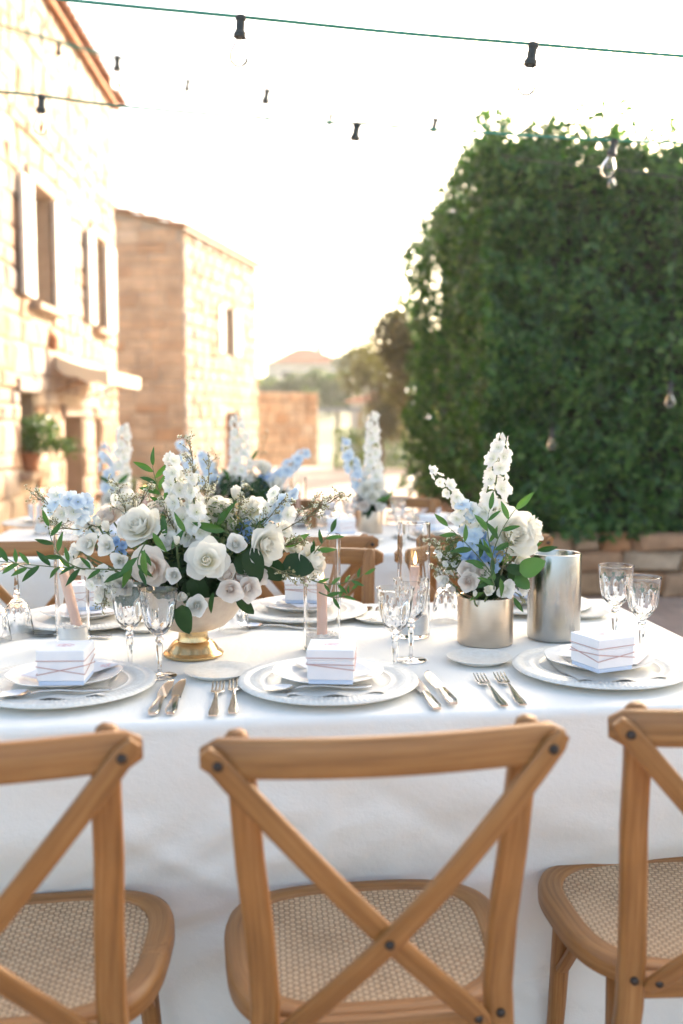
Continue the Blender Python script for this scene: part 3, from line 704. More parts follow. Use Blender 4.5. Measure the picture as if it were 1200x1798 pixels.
rs = np.random.RandomState(18); p = rs.uniform(-1, 1, (5000, 3)) * [1.9, .4, .5] + [0, 0, .5]
link('foliage', leaf_cloud('foliage', p, np.zeros_like(p), .08, M['greenleaf'], 19), LH2, kind='stuff')

# ---- tall hedge in its stone planter
M['hedge'] = leaf_mat('hedge_leaf', [(0, (0.018, 0.060, 0.014)), (0.45, (0.040, 0.115, 0.024)), (0.8, (0.07, 0.165, 0.035)), (1, (0.12, 0.22, 0.05))], .34, .34)
HX0, HX1, HY0, HY1, HH = 1.0, 9.5, 7.0, 12.3, 3.05
HG = thing('tall_hedge', 'tall dense dark green hedge growing from the stone planter', 'hedge', (4, 9, 0))
rs = np.random.RandomState(4); P = []; Nn = []
def surf(n, f, nrm, bulge=.34):
    u = rs.uniform(0, 1, n); v = rs.uniform(0, 1, n)
    for a, b_ in zip(u, v):
        p = Vector(f(a, b_)); nz = noise.noise(p * 1.2) * .55 + noise.noise(p * 3.6) * .75
        dpt = bulge * nz + .05 - abs(rs.normal(0, .10))
        P.append(p + Vector(nrm) * dpt); Nn.append(nrm)
def zt(x, y): return HH + .26 * max(0, min(1, (y - 7.1) / 1.3)) + .22 * noise.noise(Vector((x * .9, y * .9, 3))) + .10 * noise.noise(Vector((x * 3, y * 3, 7)))
fx = lambda a: HX0 + (HX1 - HX0) * a ** 1.35; fy = lambda a: HY0 + (HY1 - HY0) * a ** 1.2
surf(46000, lambda a, b_: (fx(a), HY0, .42 + (zt(fx(a), HY0) - .42) * b_), (0, -1, 0))
surf(20000, lambda a, b_: (HX0 + .12 * math.sin(fy(a)), fy(a), .42 + (zt(HX0, fy(a)) - .42) * b_), (-1, 0, 0))
surf(26000, lambda a, b_: (fx(a), HY0 + (HY1 - HY0) * b_, zt(fx(a), HY0 + (HY1 - HY0) * b_)), (0, 0, 1))
P = np.array([list(p) for p in P]); Nn = np.array(Nn, float)
# shoots standing up from the top and out at the corner
sh = []
for k in range(420):
    x = HX0 + rs.uniform(0, 1) ** 1.5 * 6.0; y = HY0 + rs.uniform(-.1, 1.6); z0 = zt(x, y); L = abs(rs.normal(0, .17)) + .05
    if rs.uniform() < .03: L += .3
    ln = rs.normal(0, .12, 2)
    for t in np.linspace(0, 1, int(6 + L * 40)): sh.append([x + ln[0] * t * L * 2, y + ln[1] * t * L * 2, z0 - .05 + L * t])
for k in range(160):
    y = HY0 + rs.uniform(0, 1) * 4.5; z0 = .6 + rs.uniform(0, 2.4); L = abs(rs.normal(0, .12)) + .05
    for t in np.linspace(0, 1, 8): sh.append([HX0 - L * t, y + .03 * t, z0 + .25 * L * t])
sh = np.array(sh) + rs.normal(0, .018, (len(sh), 3))
P = np.concatenate([P, sh]); Nn = np.concatenate([Nn, np.zeros((len(sh), 3)) + [0, -.3, .3]])
link('foliage', leaf_cloud('foliage', P - [4, 9, 0], Nn, .062, M['hedge'], 6, .52, .75), HG, kind='stuff')
M['hedgecore'] = varied('hedge_dark_core', (0.012, 0.020, 0.008), (0.03, 0.035, 0.015), 14, 1.0)  # solid dark core in place of branches, blocks sun through the leaf gaps
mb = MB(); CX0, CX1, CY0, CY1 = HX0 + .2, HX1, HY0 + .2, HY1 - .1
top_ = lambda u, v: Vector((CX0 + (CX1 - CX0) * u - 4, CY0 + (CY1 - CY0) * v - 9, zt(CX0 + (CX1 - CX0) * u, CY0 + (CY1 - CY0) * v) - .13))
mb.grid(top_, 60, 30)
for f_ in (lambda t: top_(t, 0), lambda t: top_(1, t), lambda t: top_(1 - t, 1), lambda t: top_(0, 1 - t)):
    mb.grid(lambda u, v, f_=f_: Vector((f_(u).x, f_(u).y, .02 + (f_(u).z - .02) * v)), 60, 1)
link('dark_core', mb.mesh('dark_core', M['hedgecore'], 0), HG)
rg = random.Random(9)
PW = thing('planter_wall', 'low wall of rough brown and tan stone blocks under the tall hedge', 'wall', (HX0, HY0 - .12, 0))
mb = MB(); mb.box(((HX1 - HX0) / 2, (HY1 - HY0) / 2 + .1, .2), (HX1 - HX0 - .02, HY1 - HY0 - .02, .4)); link('core', mb.mesh('core', M['mortar'], 0), PW)
SM_W = stone_set(M['wall_stone'])
st = lay_stones(0, HX1 - HX0, 0, .46, [], rg, (.12, .24), (.14, .44), joint=.006)
place_stones(PW, st, (0, .09, 0), (1, 0, 0), (0, -1, 0), .07, SM_W, M['wall_stone'], rg, 60, lambda s: s[0])
st = lay_stones(0, HY1 - HY0, 0, .46, [], rg, (.12, .24), (.14, .44), joint=.006)
place_stones(PW, st, (0, .09, 0), (0, 1, 0), (-1, 0, 0), .07, SM_W, M['wall_stone'], rg, 60, lambda s: s[0])
# ---------------------------------------------------------------- tables and cloths
TA = R(6.5); TU = Vector((math.cos(TA), math.sin(TA), 0)); TV = Vector((-math.sin(TA), math.cos(TA), 0)); TZ = 0.76
def table(label, clabel, O, u0, u1, dep, seed, push=0.065):
    c = Vector(O) + TU * ((u0 + u1) / 2) + TV * (dep / 2); L, Wd = (u1 - u0), dep
    T = thing('banquet_table', label, 'table', c, TA, 'long banquet tables')
    mb = MB(); mb.bbox_bevel((0, 0, TZ - .022), (L - .02, Wd - .02, .03), .004); link('tabletop', mb.mesh('tabletop', M['wood'], 0), T)
    for sx in (-1, 1):
        for sy in (-1, 1):
            mb = MB(); mb.bbox_bevel((sx * (L / 2 - .12), sy * (Wd / 2 - .12), (TZ - .04) / 2), (.06, .06, TZ - .04), .004); link('leg', mb.mesh('leg', M['wood'], 0), T)
    # cloth: rings round a rounded rectangle
    hl, hw, cr = L / 2, Wd / 2, .02
    pts = []                                        # perimeter points + outward normals
    step = .010
    def seg(p, q, nrm):
        k = max(2, int((Vector(q) - Vector(p)).length / step))
        for i in range(k):
            t = i / k; pts.append((p[0] + (q[0] - p[0]) * t, p[1] + (q[1] - p[1]) * t, *nrm))
    def arc(cx, cy, a0):
        for i in range(6):
            a = a0 + PI / 2 * i / 6; pts.append((cx + cr * math.cos(a), cy + cr * math.sin(a), math.cos(a), math.sin(a)))
    seg((-hl + cr, -hw), (hl - cr, -hw), (0, -1)); arc(hl - cr, -hw + cr, -PI / 2)
    seg((hl, -hw + cr), (hl, hw - cr), (1, 0)); arc(hl - cr, hw - cr, 0)
    seg((hl - cr, hw), (-hl + cr, hw), (0, 1)); arc(-hl + cr, hw - cr, PI / 2)
    seg((-hl, hw - cr), (-hl, -hw + cr), (-1, 0)); arc(-hl + cr, -hw + cr, PI)
    n = len(pts); rings = []
    rings.append([(x * .9, y * .9, TZ) for x, y, a, b_ in pts])
    for k in range(5):
        a = PI / 2 * k / 4; r = .014
        rings.append([(x - p * (r * (1 - math.sin(a))), y - q * (r * (1 - math.sin(a))), TZ - r * (1 - math.cos(a))) for x, y, p, q in pts])
    ds = [.02 + .0135 * q for q in range(54)] + [.748]
    rg_ = random.Random(int(seed * 10)); RIDGES = [(rg_.uniform(0, L), R(rg_.choice([1, 1, -1]) * rg_.uniform(-38, -8)) if rg_.random() < .75 else R(rg_.uniform(70, 110)), rg_.uniform(.008, .017) * rg_.choice([1, 1, -1]), rg_.uniform(.012, .03), rg_.uniform(.1, .6), rg_.uniform(.12, .32)) for _ in range(46)]
    for d in ds:
        row = []
        for i, (x, y, p, q) in enumerate(pts):
            s = i * step; am = min(1, d / .5)
            cornerness = math.exp(-((abs(x) - hl) ** 2 + (abs(y) - hw) ** 2) / .02)
            o = am * (.011 * math.sin(s * 5.3 + seed) + .007 * math.sin(s * 11.7 + 2 * seed + d * 2) + .012 * noise.noise(Vector((s * 2.2, d * 2.2, seed))))
            # soft diagonal drag wrinkles
            for (rs0, rth, ram, rwd, rd0, rln) in RIDGES:
                t_ = (s - rs0) * math.cos(rth) + (d - rd0) * math.sin(rth); w_ = -(s - rs0) * math.sin(rth) + (d - rd0) * math.cos(rth)
                if abs(w_) < rwd * 3: o += ram * am * math.exp(-(w_ / rwd) ** 2 - (t_ / rln) ** 2)
            o += .005 * noise.noise(Vector((s * 3.2 - d * 5.5, s * 1.6 + d * 15, seed + 5))) + .003 * noise.noise(Vector((s * 9, d * 26 + s * 5, seed + 9))) * min(1, d * 5)
            o += cornerness * .05 * am * math.sin(s * 18)
            o -= push * (1 / (1 + math.exp(-(d - .28) * 20))) * (1 if abs(q) > .5 else .2)
            row.append((x + p * o, y + q * o, TZ - d if d < .74 else .004))
        rings.append(row)
    mb = MB(); vs = [v for r in rings for v in r]; fs = [tuple(range(n))]
    for k in range(len(rings) - 1):
        for i in range(n):
            j = (i + 1) % n; fs.append((k * n + i, (k + 1) * n + i, (k + 1) * n + j, k * n + j))
    mb.add(vs, fs, None)
    link('tablecloth', mb.mesh('tablecloth', M['cloth'], 60), None, Matrix.Translation((c.x, c.y, 0)) @ Matrix.Rotation(TA, 4, 'Z'), clabel, 'tablecloth', 'white tablecloths to the ground')
T1O = Vector((0, 1.635, 0)); T2O = Vector((0, 3.64, 0))
table('front banquet table hidden under the nearest white cloth', 'white linen cloth draped to the floor over the front table', T1O, -1.55, .855, 1.02, 1.3)
table('rear banquet table hidden under the farther white cloth', 'white linen cloth over the table behind the first row of flowers', T2O, -1.40, .80, 1.0, 4.1)

# ---------------------------------------------------------------- cross-back chair
def make_chair(label):
    T = thing('crossback_chair', label, 'chair', (0, 0, 0), 0, 'cross back chairs at the tables'); W_ = M['wood']
    # seat frame ring, rounded trapezoid
    def outline(sc_, k, n=72):
        a = 2 * PI * k / n; c, s_ = math.cos(a), math.sin(a); e = .62
        x = abs(c) ** e * (1 if c > 0 else -1); y = abs(s_) ** e * (1 if s_ > 0 else -1)
        return x, y
    n = 72; rings = []
    prof = [(1.0, .430), (1.0, .450), (.985, .459), (.95, .462), (.84, .461), (.82, .457), (.815, .448), (.815, .430)]
    vs, uvs = [], []
    for (f, z) in prof:
        for k in range(n):
            x, y = outline(1, k); hx = .217 + .016 * y; hy = .195
            ff = f if f > .9 else f - .02 * 0
            vs.append((x * hx * ff, y * hy * (1 - (1 - ff) * .95), z)); uvs.append((f * .3 + z, k * .018))
    fs = [(j * n + k, j * n + (k + 1) % n, (j + 1) * n + (k + 1) % n, (j + 1) * n + k) for j in range(len(prof) - 1) for k in range(n)]
    fs += [((len(prof) - 1) * n + k, (len(prof) - 1) * n + (k + 1) % n, (k + 1) % n, k) for k in range(n)]
    mb = MB(); mb.add(vs, fs, uvs); seat = link('seat', mb.mesh('seat', W_, 50), T)
    vs = []; rr = [0, .25, .5, .7, .82]
    for f in rr[1:]:
        for k in range(n):
            x, y = outline(1, k); vs.append((x * (.217 + .016 * y) * f, y * .195 * f, .4565 - .008 * (1 - (f / .82) ** 2)))
    vs.append((0, 0, .4485)); c_ = len(vs) - 1
    fs = [(j * n + k, j * n + (k + 1) % n, (j + 1) * n + (k + 1) % n, (j + 1) * n + k) for j in range(3) for k in range(n)] + [(c_, k, (k + 1) % n) for k in range(n)]
    mb = MB(); mb.add(vs, fs); link('cane_panel', mb.mesh('cane_panel', M['cane'], 60), seat)
    # back posts (also rear legs)
    for s in (-1, 1):
        path = [(s * .192, -.262, .0), (s * .186, -.235, .15), (s * .178, -.212, .30), (s * .158, -.203, .42), (s * .155, -.206, .50), (s * .159, -.222, .60), (s * .167, -.247, .705), (s * .171, -.272, .80), (s * .175, -.284, .862), (s * .178, -.287, .883), (s * .179, -.288, .889)]
        mb = MB(); mb.sweep(path, (1, 0, 0), [.030, .034, .038, .039, .039, .038, .037, .036, .034, .028, .016], [.026, .028, .030, .030, .028, .026, .025, .024, .023, .02, .012], .3)
        link('back_post', mb.mesh('back_post', W_, 50), T)
    # crest rail, bowed back, rounded ends
    path, wd, th = [], [], []
    for k in range(25):
        t = k / 24 * 2 - 1; e = max(0, abs(t) - .90) / .10
        path.append((t * .218, -.338 + .040 * t * t,   .866 - .004 * t * t)); wd.append(.047 * (1 - .45 * e ** 2.2)); th.append(.021 - .007 * e)
    mb = MB(); mb.sweep(path, (0, .1, 1), wd, th, .28); link('top_rail', mb.mesh('top_rail', W_, 50), T)
    # crossed braces
    for s, dy in ((1, 0), (-1, -.011)):
        a = Vector((-s * .202, -.322, .864)); bq = Vector((s * .128, -.224, .463)); path = []
        for k in range(15):
            t = k / 14; p = a.lerp(bq, t); p.y -= .030 * math.sin(PI * t); p.y += dy * math.sin(PI * t) * 1.0; path.append(p)
        path = [a + (a - path[1]).normalized() * .017] + path + [bq + (bq - path[-2]).normalized() * .014]
        ww = [.016, .027] + [.0295] * 13 + [.027, .016]
        d = (bq - a).normalized(); side = d.cross(Vector((0, 1, .25))).normalized()
        mb = MB(); mb.sweep(path, side, ww, .0105, .25); br = link('cross_brace', mb.mesh('cross_brace', W_, 50), T)
        def bolt(p, par):
            bm_ = MB(); bm_.lathe([(.0, .0045), (.004, .004), (.0060, .002), (.0066, -.004)], 12, M=face_dir(p, (0, -1, .2))); link('bolt', bm_.mesh('bolt', M['bolt'], 40), par)
        bolt(a + Vector((s * .004, -.007, -.004)), br); bolt(bq + Vector((-s * .004, -.007, .004)), br)
        if s < 0: bolt(path[9].lerp(path[10], .57) + Vector((0, -.007, 0)), br)
    for s in (-1, 1):                                # bolts through posts at seat level
        bm_ = MB(); bm_.lathe([(.0, .0045), (.004, .004), (.0060, .002), (.0066, -.004)], 12, M=face_dir((s * .156, -.2205, .466), (0, -1, .1))); link('bolt', bm_.mesh('bolt', M['bolt'], 40), T)
        mb = MB(); path = [(s * .185, .165, 0), (s * .172, .150, .2), (s * .160, .135, .42), (s * .160, .135, .432)]
        mb.tube(path, [.012, .016, .018, .018], 12); link('front_leg', mb.mesh('front_leg', W_, 50), T)
        mb = MB()                                     # bentwood brackets under the seat
        P0 = [Vector((s * .168, .13, .28)), Vector((s * .150, .09, .35)), Vector((s * .13, .04, .405)), Vector((s * .12, .0, .428))]
        mb.sweep(P0, (1, 0, 0), .022, .011, .25); link('bracket', mb.mesh('bracket', W_, 50), T)
        mb = MB(); P0 = [Vector((s * .178, -.19, .26)), Vector((s * .165, -.15, .33)), Vector((s * .145, -.09, .40)), Vector((s * .14, -.05, .428))]
        mb.sweep(P0, (1, 0, 0), .022, .011, .25); link('bracket', mb.mesh('bracket', W_, 50), T)
    mb = MB(); mb.sweep([(-.165, -.195, .445), (0, -.202, .445), (.165, -.195, .445)], (0, 0, 1), .034, .02, .2); link('rear_rail', mb.mesh('rear_rail', W_, 50), T)
    return T
c0 = make_chair('cross back chair in the middle of the front row, seen whole')
def put_chair(xy, yaw, label): return copy_thing(c0, (xy[0], xy[1], 0), yaw, label)
TILT = Matrix.Rotation(R(-1.5), 4, 'Y')               # the paving falls to one side under the front row
c0.matrix_basis = Matrix.Translation((.051, 1.462, .004)) @ Matrix.Rotation(R(4.5), 4, 'Z') @ TILT
ch_l = put_chair((-.464, 1.419), R(6.5), 'cross back chair nearest the camera at the left edge of the front row')
ch_r = put_chair((.573, 1.568), R(2.5), 'cross back chair at the right end of the front row, tucked deepest')
for c_ in (ch_l, ch_r): c_.matrix_basis = c_.matrix_basis @ Matrix.Translation((0, 0, .005)) @ TILT
B = PI + TA
put_chair((-.064, 2.50), B, 'chair facing the camera across the front table, behind the lit candle')
put_chair((.405, 2.55), B, 'chair facing the camera behind the steel wine cooler')
put_chair((-.53, 2.45), B, 'chair facing the camera hidden behind the large flower bowl')
put_chair((-.135, 3.44), TA, 'rear table chair seen from behind, centre, behind the lit candle vase')
put_chair((.43, 3.48), TA, 'rear table chair seen from behind, right, beyond the small metal vase')
put_chair((-.98, 3.32), TA, 'rear table chair at far left behind the tilted candle')
put_chair((-.54, 3.36), TA, 'rear table chair seen from behind, screened by the large flower bowl')
put_chair((.28, 4.29), B, 'far side chair of the rear table, beside its metal flower vase')
put_chair((-.27, 4.23), B, 'far side chair of the rear table between two flower arrangements')
put_chair((-.82, 4.17), B, 'far side chair of the rear table towards the stone house')

# ---------------------------------------------------------------- tableware
TZ1 = TZ + .0015
def on(px, py, z=TZ): return at_z(px, py, z)
def trot(v, a=0): return Matrix.Rotation(TA + a, 4, 'Z')
# charger
def charger_mod(th, k, r, z):
    if k in (7, 8, 9): return r, z + .0011 * math.sin(th * 105 + k * 1.2)
    if k in (12, 13): return r + .0006 * math.sin(th * 105), z + .001 * math.sin(th * 105 + .6 * k)
    return r, z
mb = MB(); prof = [(.0, .010), (.06, .010), (.10, .0105), (.112, .013), (.116, .0155), (.119, .0145), (.124, .0150), (.130, .0175), (.137, .0182), (.143, .0178), (.147, .0170), (.150, .0180), (.157, .0195), (.163, .0190), (.167, .0165), (.168, .0140), (.164, .0115), (.14, .008), (.115, .003), (.11, .0), (.0, .0)]
prof = [(max(r, .0005), z) for r, z in prof]
mb.lathe(prof, 420, charger_mod); CH = mb.mesh('charger_plate', M['ceramic'], 50)
mb = MB(); prof = [(.0005, .006), (.05, .006), (.064, .0075), (.072, .0115), (.085, .0135), (.100, .0158), (.1035, .0168), (.104, .0158), (.100, .0138), (.08, .0095), (.068, .003), (.06, .0), (.0005, .0)]
mb.lathe(prof, 72, lambda th, k, r, z: (r * (1 + (.012 * math.sin(th * 8) if 3 < k < 10 else 0)), z)); DP = mb.mesh('dinner_plate', M['plate'], 50)
mb = MB(); prof = [(.0005, .006), (.035, .006), (.044, .008), (.050, .0105), (.060, .012), (.0665, .0135), (.067, .0125), (.06, .009), (.048, .003), (.04, .0), (.0005, .0)]
mb.lathe(prof, 120, lambda th, k, r, z: (r, z + (.0007 * math.sin(th * 60) if k in (4, 5) else 0))); BP = mb.mesh('bread_plate', M['ceramic'], 50)
def plate(name, mesh, p, label, group, a=0.0): return link(name, mesh, None, Matrix.Translation(p) @ trot(0, a), label, 'plate', group)
# cutlery
def fork_mesh():
    mb = MB(); L = .195
    path = [(0, y, z) for y, z in ((0, .004), (.02, .0035), (.05, .004), (.09, .008), (.115, .009), (.13, .006), (.142, .004))]
    mb.sweep(path, (1, 0, 0), [.014, .018, .013, .007, .006, .010, .020], [.002, .0028, .003, .0035, .0035, .0028, .002], .3)
    mb.sweep([(0, .138, .0046), (0, .146, .0032), (0, .155, .0035)], (1, 0, 0), [.016, .0235, .0245], .0022, .25)
    for i in range(4):
        x = (i - 1.5) * .0066; mb.sweep([(x, .153, .0035), (x, .168, .0045), (x * 1.02, .185, .0075), (x * 1.02, .197, .0105)], (1, 0, 0), [.0042, .0036, .0032, .0016], [.0022, .002, .0018, .001], .25)
    return mb.mesh('fork', M['silver'], 50)
def knife_mesh():
    mb = MB(); mb.sweep([(0, 0, .005), (0, .015, .005), (0, .05, .0055), (0, .085, .006), (0, .098, .006)], (1, 0, 0), [.014, .021, .018, .014, .012], [.005, .0085, .009, .0085, .006], .35)
    h = mb.mesh('handle', M['silver'], 50)
    mb = MB(); n = 16; L0, L1 = .096, .222; vs = []
    for k in range(n + 1):
        t = k / n; y = L0 + (L1 - L0) * t; back = .0085 * (1 - .0 * t) - .012 * max(0, t - .55) ** 1.5; edge = -.0085 - .004 * math.sin(PI * min(1, t * 1.1)) + .024 * max(0, t - .72) ** 1.2
        if t > .99: back = edge = .002
        vs += [(back, y, .0042), (back, y, .0068), (edge, y, .0055)]
    fs = [];
    for k in range(n):
        a = 3 * k
        for i in range(3): fs.append((a + i, a + (i + 1) % 3, a + 3 + (i + 1) % 3, a + 3 + i))
    mb.add(vs, fs); return h, mb.mesh('blade', M['silver'], 30)
def spoon_mesh():
    mb = MB(); mb.sweep([(0, y, z) for y, z in ((0, .004), (.02, .0035), (.05, .004), (.09, .008), (.12, .008), (.135, .006))], (1, 0, 0), [.014, .018, .012, .007, .006, .008], [.002, .0028, .003, .0035, .003, .002], .3)
    def bw(u, v):
        a = 2 * PI * u; r = v; return Vector((.019 * r * math.cos(a), .160 + .028 * r * math.sin(a) * (1 + .12 * math.sin(a)), .0015 + .0065 * r * r))
    mb.grid(bw, 24, 5, closed=True)
    mb.grid(lambda u, v: bw(1 - u, v) - Vector((0, 0, .0015)), 24, 5, closed=True); return mb.mesh('spoon', M['silver'], 50)
FK = fork_mesh(); KH, KB = knife_mesh(); SPN = spoon_mesh()
def lay(a_px, b_px, z=TZ1):
    a = on(*a_px, z); b_ = on(*b_px, z); d = (b_ - a); return Matrix.Translation(a) @ Matrix.Rotation(math.atan2(-d.x, d.y), 4, 'Z')
def fork(a, b_, label): return link('fork', FK, None, lay(a, b_), label, 'fork', 'forks laid beside the plates')
def knife(a, b_, label, z=TZ1):
    T = link('knife', None, None, lay(a, b_, z), label, 'knife', 'knives laid beside the plates'); link('handle', KH, T); link('blade', KB, T); return T
# goblets
def crystal(name, amp=.0036):
    T_ = []
    outer = [(.0052, .081), (.010, .083), (.017, .088), (.024, .095), (.0285, .104), (.031, .114), (.0325, .125), (.0335, .136), (.0345, .147), (.0355, .157), (.0367, .166), (.0372, .1705)]
    inner = [(.0362, .1708), (.0352, .166), (.0340, .157), (.0330, .147), (.0318, .136), (.0304, .125), (.0284, .114), (.0255, .104), (.020, .096), (.0125, .0905), (.005, .0885)]
    # refine outer vertically
    oo = []
    for (r0, z0), (r1, z1) in zip(outer[:-1], outer[1:]):
        for k in range(4): t = k / 4; oo.append((r0 + (r1 - r0) * t, z0 + (z1 - z0) * t))
    oo.append(outer[-1]); no = len(oo)
    def mod(th, k, r, z):
        if k >= no or z < .084 or z > .152: return r, z
        f = min(1, (z - .084) / .006) * min(1, (.152 - z) / .014)
        tri = lambda x: abs((x / PI) % 2 - 1)
        a = tri(th * 10) ; zig = tri(th * 10 + (z - .084) * 260); zig2 = tri(th * 10 - (z - .084) * 260)
        low = max(0, 1 - (z - .084) / .035)
        c = low * (zig ** 1 * .5 + zig2 * .5) + (1 - low) * max(0, (tri(th * 10) * 1.0 - (z - .115) * 9)) 
        fan = (1 - low) * max(0, tri(th * 5 + PI / 2) - .45 - (z - .115) * 8)
        return r - amp * f * (c + fan * .8), z
    mb = MB(); mb.lathe(oo + inner, 120, mod, cap0=True, cap1=True); bowl = mb.mesh('bowl', M['crystal'], 25)
    st_ = [(.006, .0065), (.0042, .012), (.0038, .018), (.0045, .032), (.0062, .048), (.0070, .058), (.0060, .063), (.0046, .066), (.0075, .069), (.0088, .0725), (.0075, .076), (.0052, .0785), (.0055, .0808)]
    mb = MB(); mb.lathe(st_, 8, None, True, True); stem = mb.mesh('stem', M['crystal'], 20)
    mb = MB(); mb.lathe([(.0005, .0), (.030, .0), (.0325, .001), (.0325, .002), (.028, .0032), (.012, .0045), (.006, .0064), (.0005, .0064)], 64); foot = mb.mesh('foot', M['crystal'], 50)
    return bowl, stem, foot
GB, GS, GF = crystal('goblet')
def goblet(p, label, inv=False, s=1.0, rot=0.0):
    T = link('crystal_goblet', None, None, None, label, 'goblet', 'cut crystal goblets')
    Mx = Matrix.Translation(p) @ Matrix.Rotation(rot, 4, 'Z') @ Matrix.Scale(s, 4)
    if inv: Mx = Matrix.Translation(Vector(p) + Vector((0, 0, .171 * s))) @ Matrix.Rotation(PI, 4, 'X') @ Matrix.Rotation(rot, 4, 'Z') @ Matrix.Scale(s, 4)
    T.matrix_basis = Mx; link('bowl', GB, T); link('stem', GS, T); link('foot', GF, T); return T
# favour box
def favour_box(p, rot, label, variant):
    T = thing('favour_box', label, 'gift box', p, rot, 'favour boxes on the plates'); s, h = .082, .062
    mb = MB(); mb.bbox_bevel((0, 0, .004), (s - .004, s - .004, .008), .001); link('base', mb.mesh('base', M['boxbase'], 0), T)
    mb = MB(); mb.bbox_bevel((0, 0, .008 + (h - .028) / 2), (s - .001, s - .001, h - .028 - .0004), .0012); link('body', mb.mesh('body', M['box'], 0), T)
    mb = MB(); mb.bbox_bevel((0, 0, h - .010), (s + .001, s + .001, .020), .0014); lid = link('lid', mb.mesh('lid', M['box'], 0), T)
    # printed monogram: two looping initials inside an oval, on the lid
    mb = MB(); zt_ = h + .0006
    pts = [(.016 * math.cos(t), .010 * math.sin(t) , zt_) for t in [2 * PI * k / 40 for k in range(41)]]; mb.tube(pts, .0003, 4)
    pts = [(-.006 + .007 * math.sin(t * 1.5), .006 * math.sin(t), zt_) for t in [2 * PI * k / 40 for k in range(41)]]; mb.tube(pts, .00035, 4)
    pts = [(.006 + .006 * math.cos(t * 1.5), .006 * math.sin(t + .6), zt_) for t in [2 * PI * k / 40 for k in range(41)]]; mb.tube(pts, .00035, 4)
    link('monogram', mb.mesh('monogram', M['pink'], 60), lid)
    q = s / 2 + .0009
    def loop(h0, h1, h2, h3):
        mb = MB(); cs = [(-q, -q, h0), (q, -q, h1), (q, q, h2), (-q, q, h3), (-q, -q, h0)]; mb.tube(cs, .0008, 5); link('string', mb.mesh('string', M['string'], 60), T)
    L = [((.044, .044, .046, .043), (.034, .020, .036, .024), (.019, .036, .022, .038)), ((.047, .047, .047, .047), (.036, .035, .036, .034), (.036, .026, .030, .022)), ((.045, .047, .046, .044), (.035, .023, .03, .028), (.022, .033, .03, .034))][variant % 3]
    for l in L: loop(*l)
    return T
def menu_card(p, rot, label, w_=.105, h_=.15, tilt=.0):
    mb = MB(); mb.grid(lambda u, v: Vector(((u - .5) * w_, (v - .5) * h_, .0006 + .004 * (2 * u - 1) ** 2 * tilt)), 8, 2)
    mb.grid(lambda u, v: Vector(((.5 - u) * w_, (v - .5) * h_, .0 + .004 * (2 * u - 1) ** 2 * tilt)), 8, 2)
    T = link('menu_card', None, None, Matrix.Translation(p) @ Matrix.Rotation(rot, 4, 'Z'), label, 'menu card', 'menu cards on the plates'); link('sheet', mb.mesh('sheet', M['paper'], 60), T)
    mb = MB(); rg = random.Random(int(p[0] * 1000))
    for k in range(9):                               # little printed blossoms in one corner
        x, y = w_ * (.5 - .04 - .2 * rg.random()), h_ * (.5 - .04 - .16 * rg.random()); r = rg.uniform(.002, .005)
        mb.add([(x + r * math.cos(2 * PI * i / 7), y + r * .8 * math.sin(2 * PI * i / 7), .0014 + .004 * (2 * x / w_) ** 2 * tilt) for i in range(7)], [tuple(range(7))])
    mb.add([(-w_ / 2, -h_ / 2, .0014 + .004 * tilt), (w_ * .1, -h_ / 2, .0012), (w_ * .1, -h_ / 2 + .0015, .0012), (-w_ / 2, -h_ / 2 + .0015, .0014 + .004 * tilt)], [(0, 1, 2, 3)])
    link('print', mb.mesh('print', M['pink'], 0), T); return T
def napkin(p, rot, label):
    def f(u, v, top):
        x = (u - .5) * .17; y = (v - .5) * .21
        e = max(0, -y / .105) ; z = .0025 + e * e * (.0035 * math.sin(u * 14 + 1) + .0035) + (.0016 if top else 0)
        return Vector((x + .004 * math.sin(v * 9), y + .006 * math.sin(u * 9 + rot) * e, z))
    mb = MB(); mb.grid(lambda u, v: f(u, v, True), 28, 14); mb.grid(lambda u, v: f(1 - u, v, False), 28, 14)
    return link('napkin', mb.mesh('napkin', M['napkin'], 60), None, Matrix.Translation(p) @ Matrix.Rotation(rot, 4, 'Z'), label, 'napkin', 'folded napkins under the plates')
def setting(px, py, where, variant, box_px=None, box_rot=0.0, card_rot=.3, far=False):
    p = on(px, py, TZ1); plate('charger_plate', CH, p, f'large cream charger plate {where}', 'charger plates', variant)
    a = TA + (PI if far else 0)
    napkin(p + Vector((0, 0, .0105)) + TV * (.012 if far else -.018), a, f'folded linen napkin {where}')
    d = p + Vector((0, 0, .0165)); d2 = d + TV * (.0 if far else .006)
    link('dinner_plate', DP, None, Matrix.Translation(d2) @ trot(0), f'smaller white plate on the charger {where}', 'plate', 'plates stacked on chargers')
    zc = d2.z + .0172
    menu_card(Vector((d2.x, d2.y, zc)) + TU * .012, TA + card_rot, f'white menu card {where}', tilt=.5)
    bp = at_z(*box_px, zc + .003) if box_px else d2; bp.z = zc + .0022
    favour_box(bp, box_rot, f'white string-tied favour box {where}', variant)
    return p
setting(113, 1211, 'at the left place setting of the front row', 0, (117, 1193), R(2), R(-35))
setting(577, 1206, 'at the centre place setting of the front row', 1, (583, 1191), R(-3), R(20))
setting(1052, 1182, 'at the right place setting of the front row', 2, (1057, 1170), R(24), R(55))
setting(150, 1092, 'across the table behind the tilted candle', 0, None, TA + .2, .3, True)
setting(530, 1079, 'across the table behind the lit candle', 1, None, TA - .1, .3, True)
setting(925, 1066, 'across the table behind the wine cooler', 2, None, TA, .3, True)
plate('bread_plate', BP, on(384, 1187), 'small side plate left of the centre setting, below the gold bowl foot', 'side plates')
plate('bread_plate', BP, on(842, 1163), 'small side plate in front of the champagne metal vase', 'side plates')
plate('bread_plate', BP, on(258, 1106), 'small side plate across the table behind the left goblets', 'side plates')
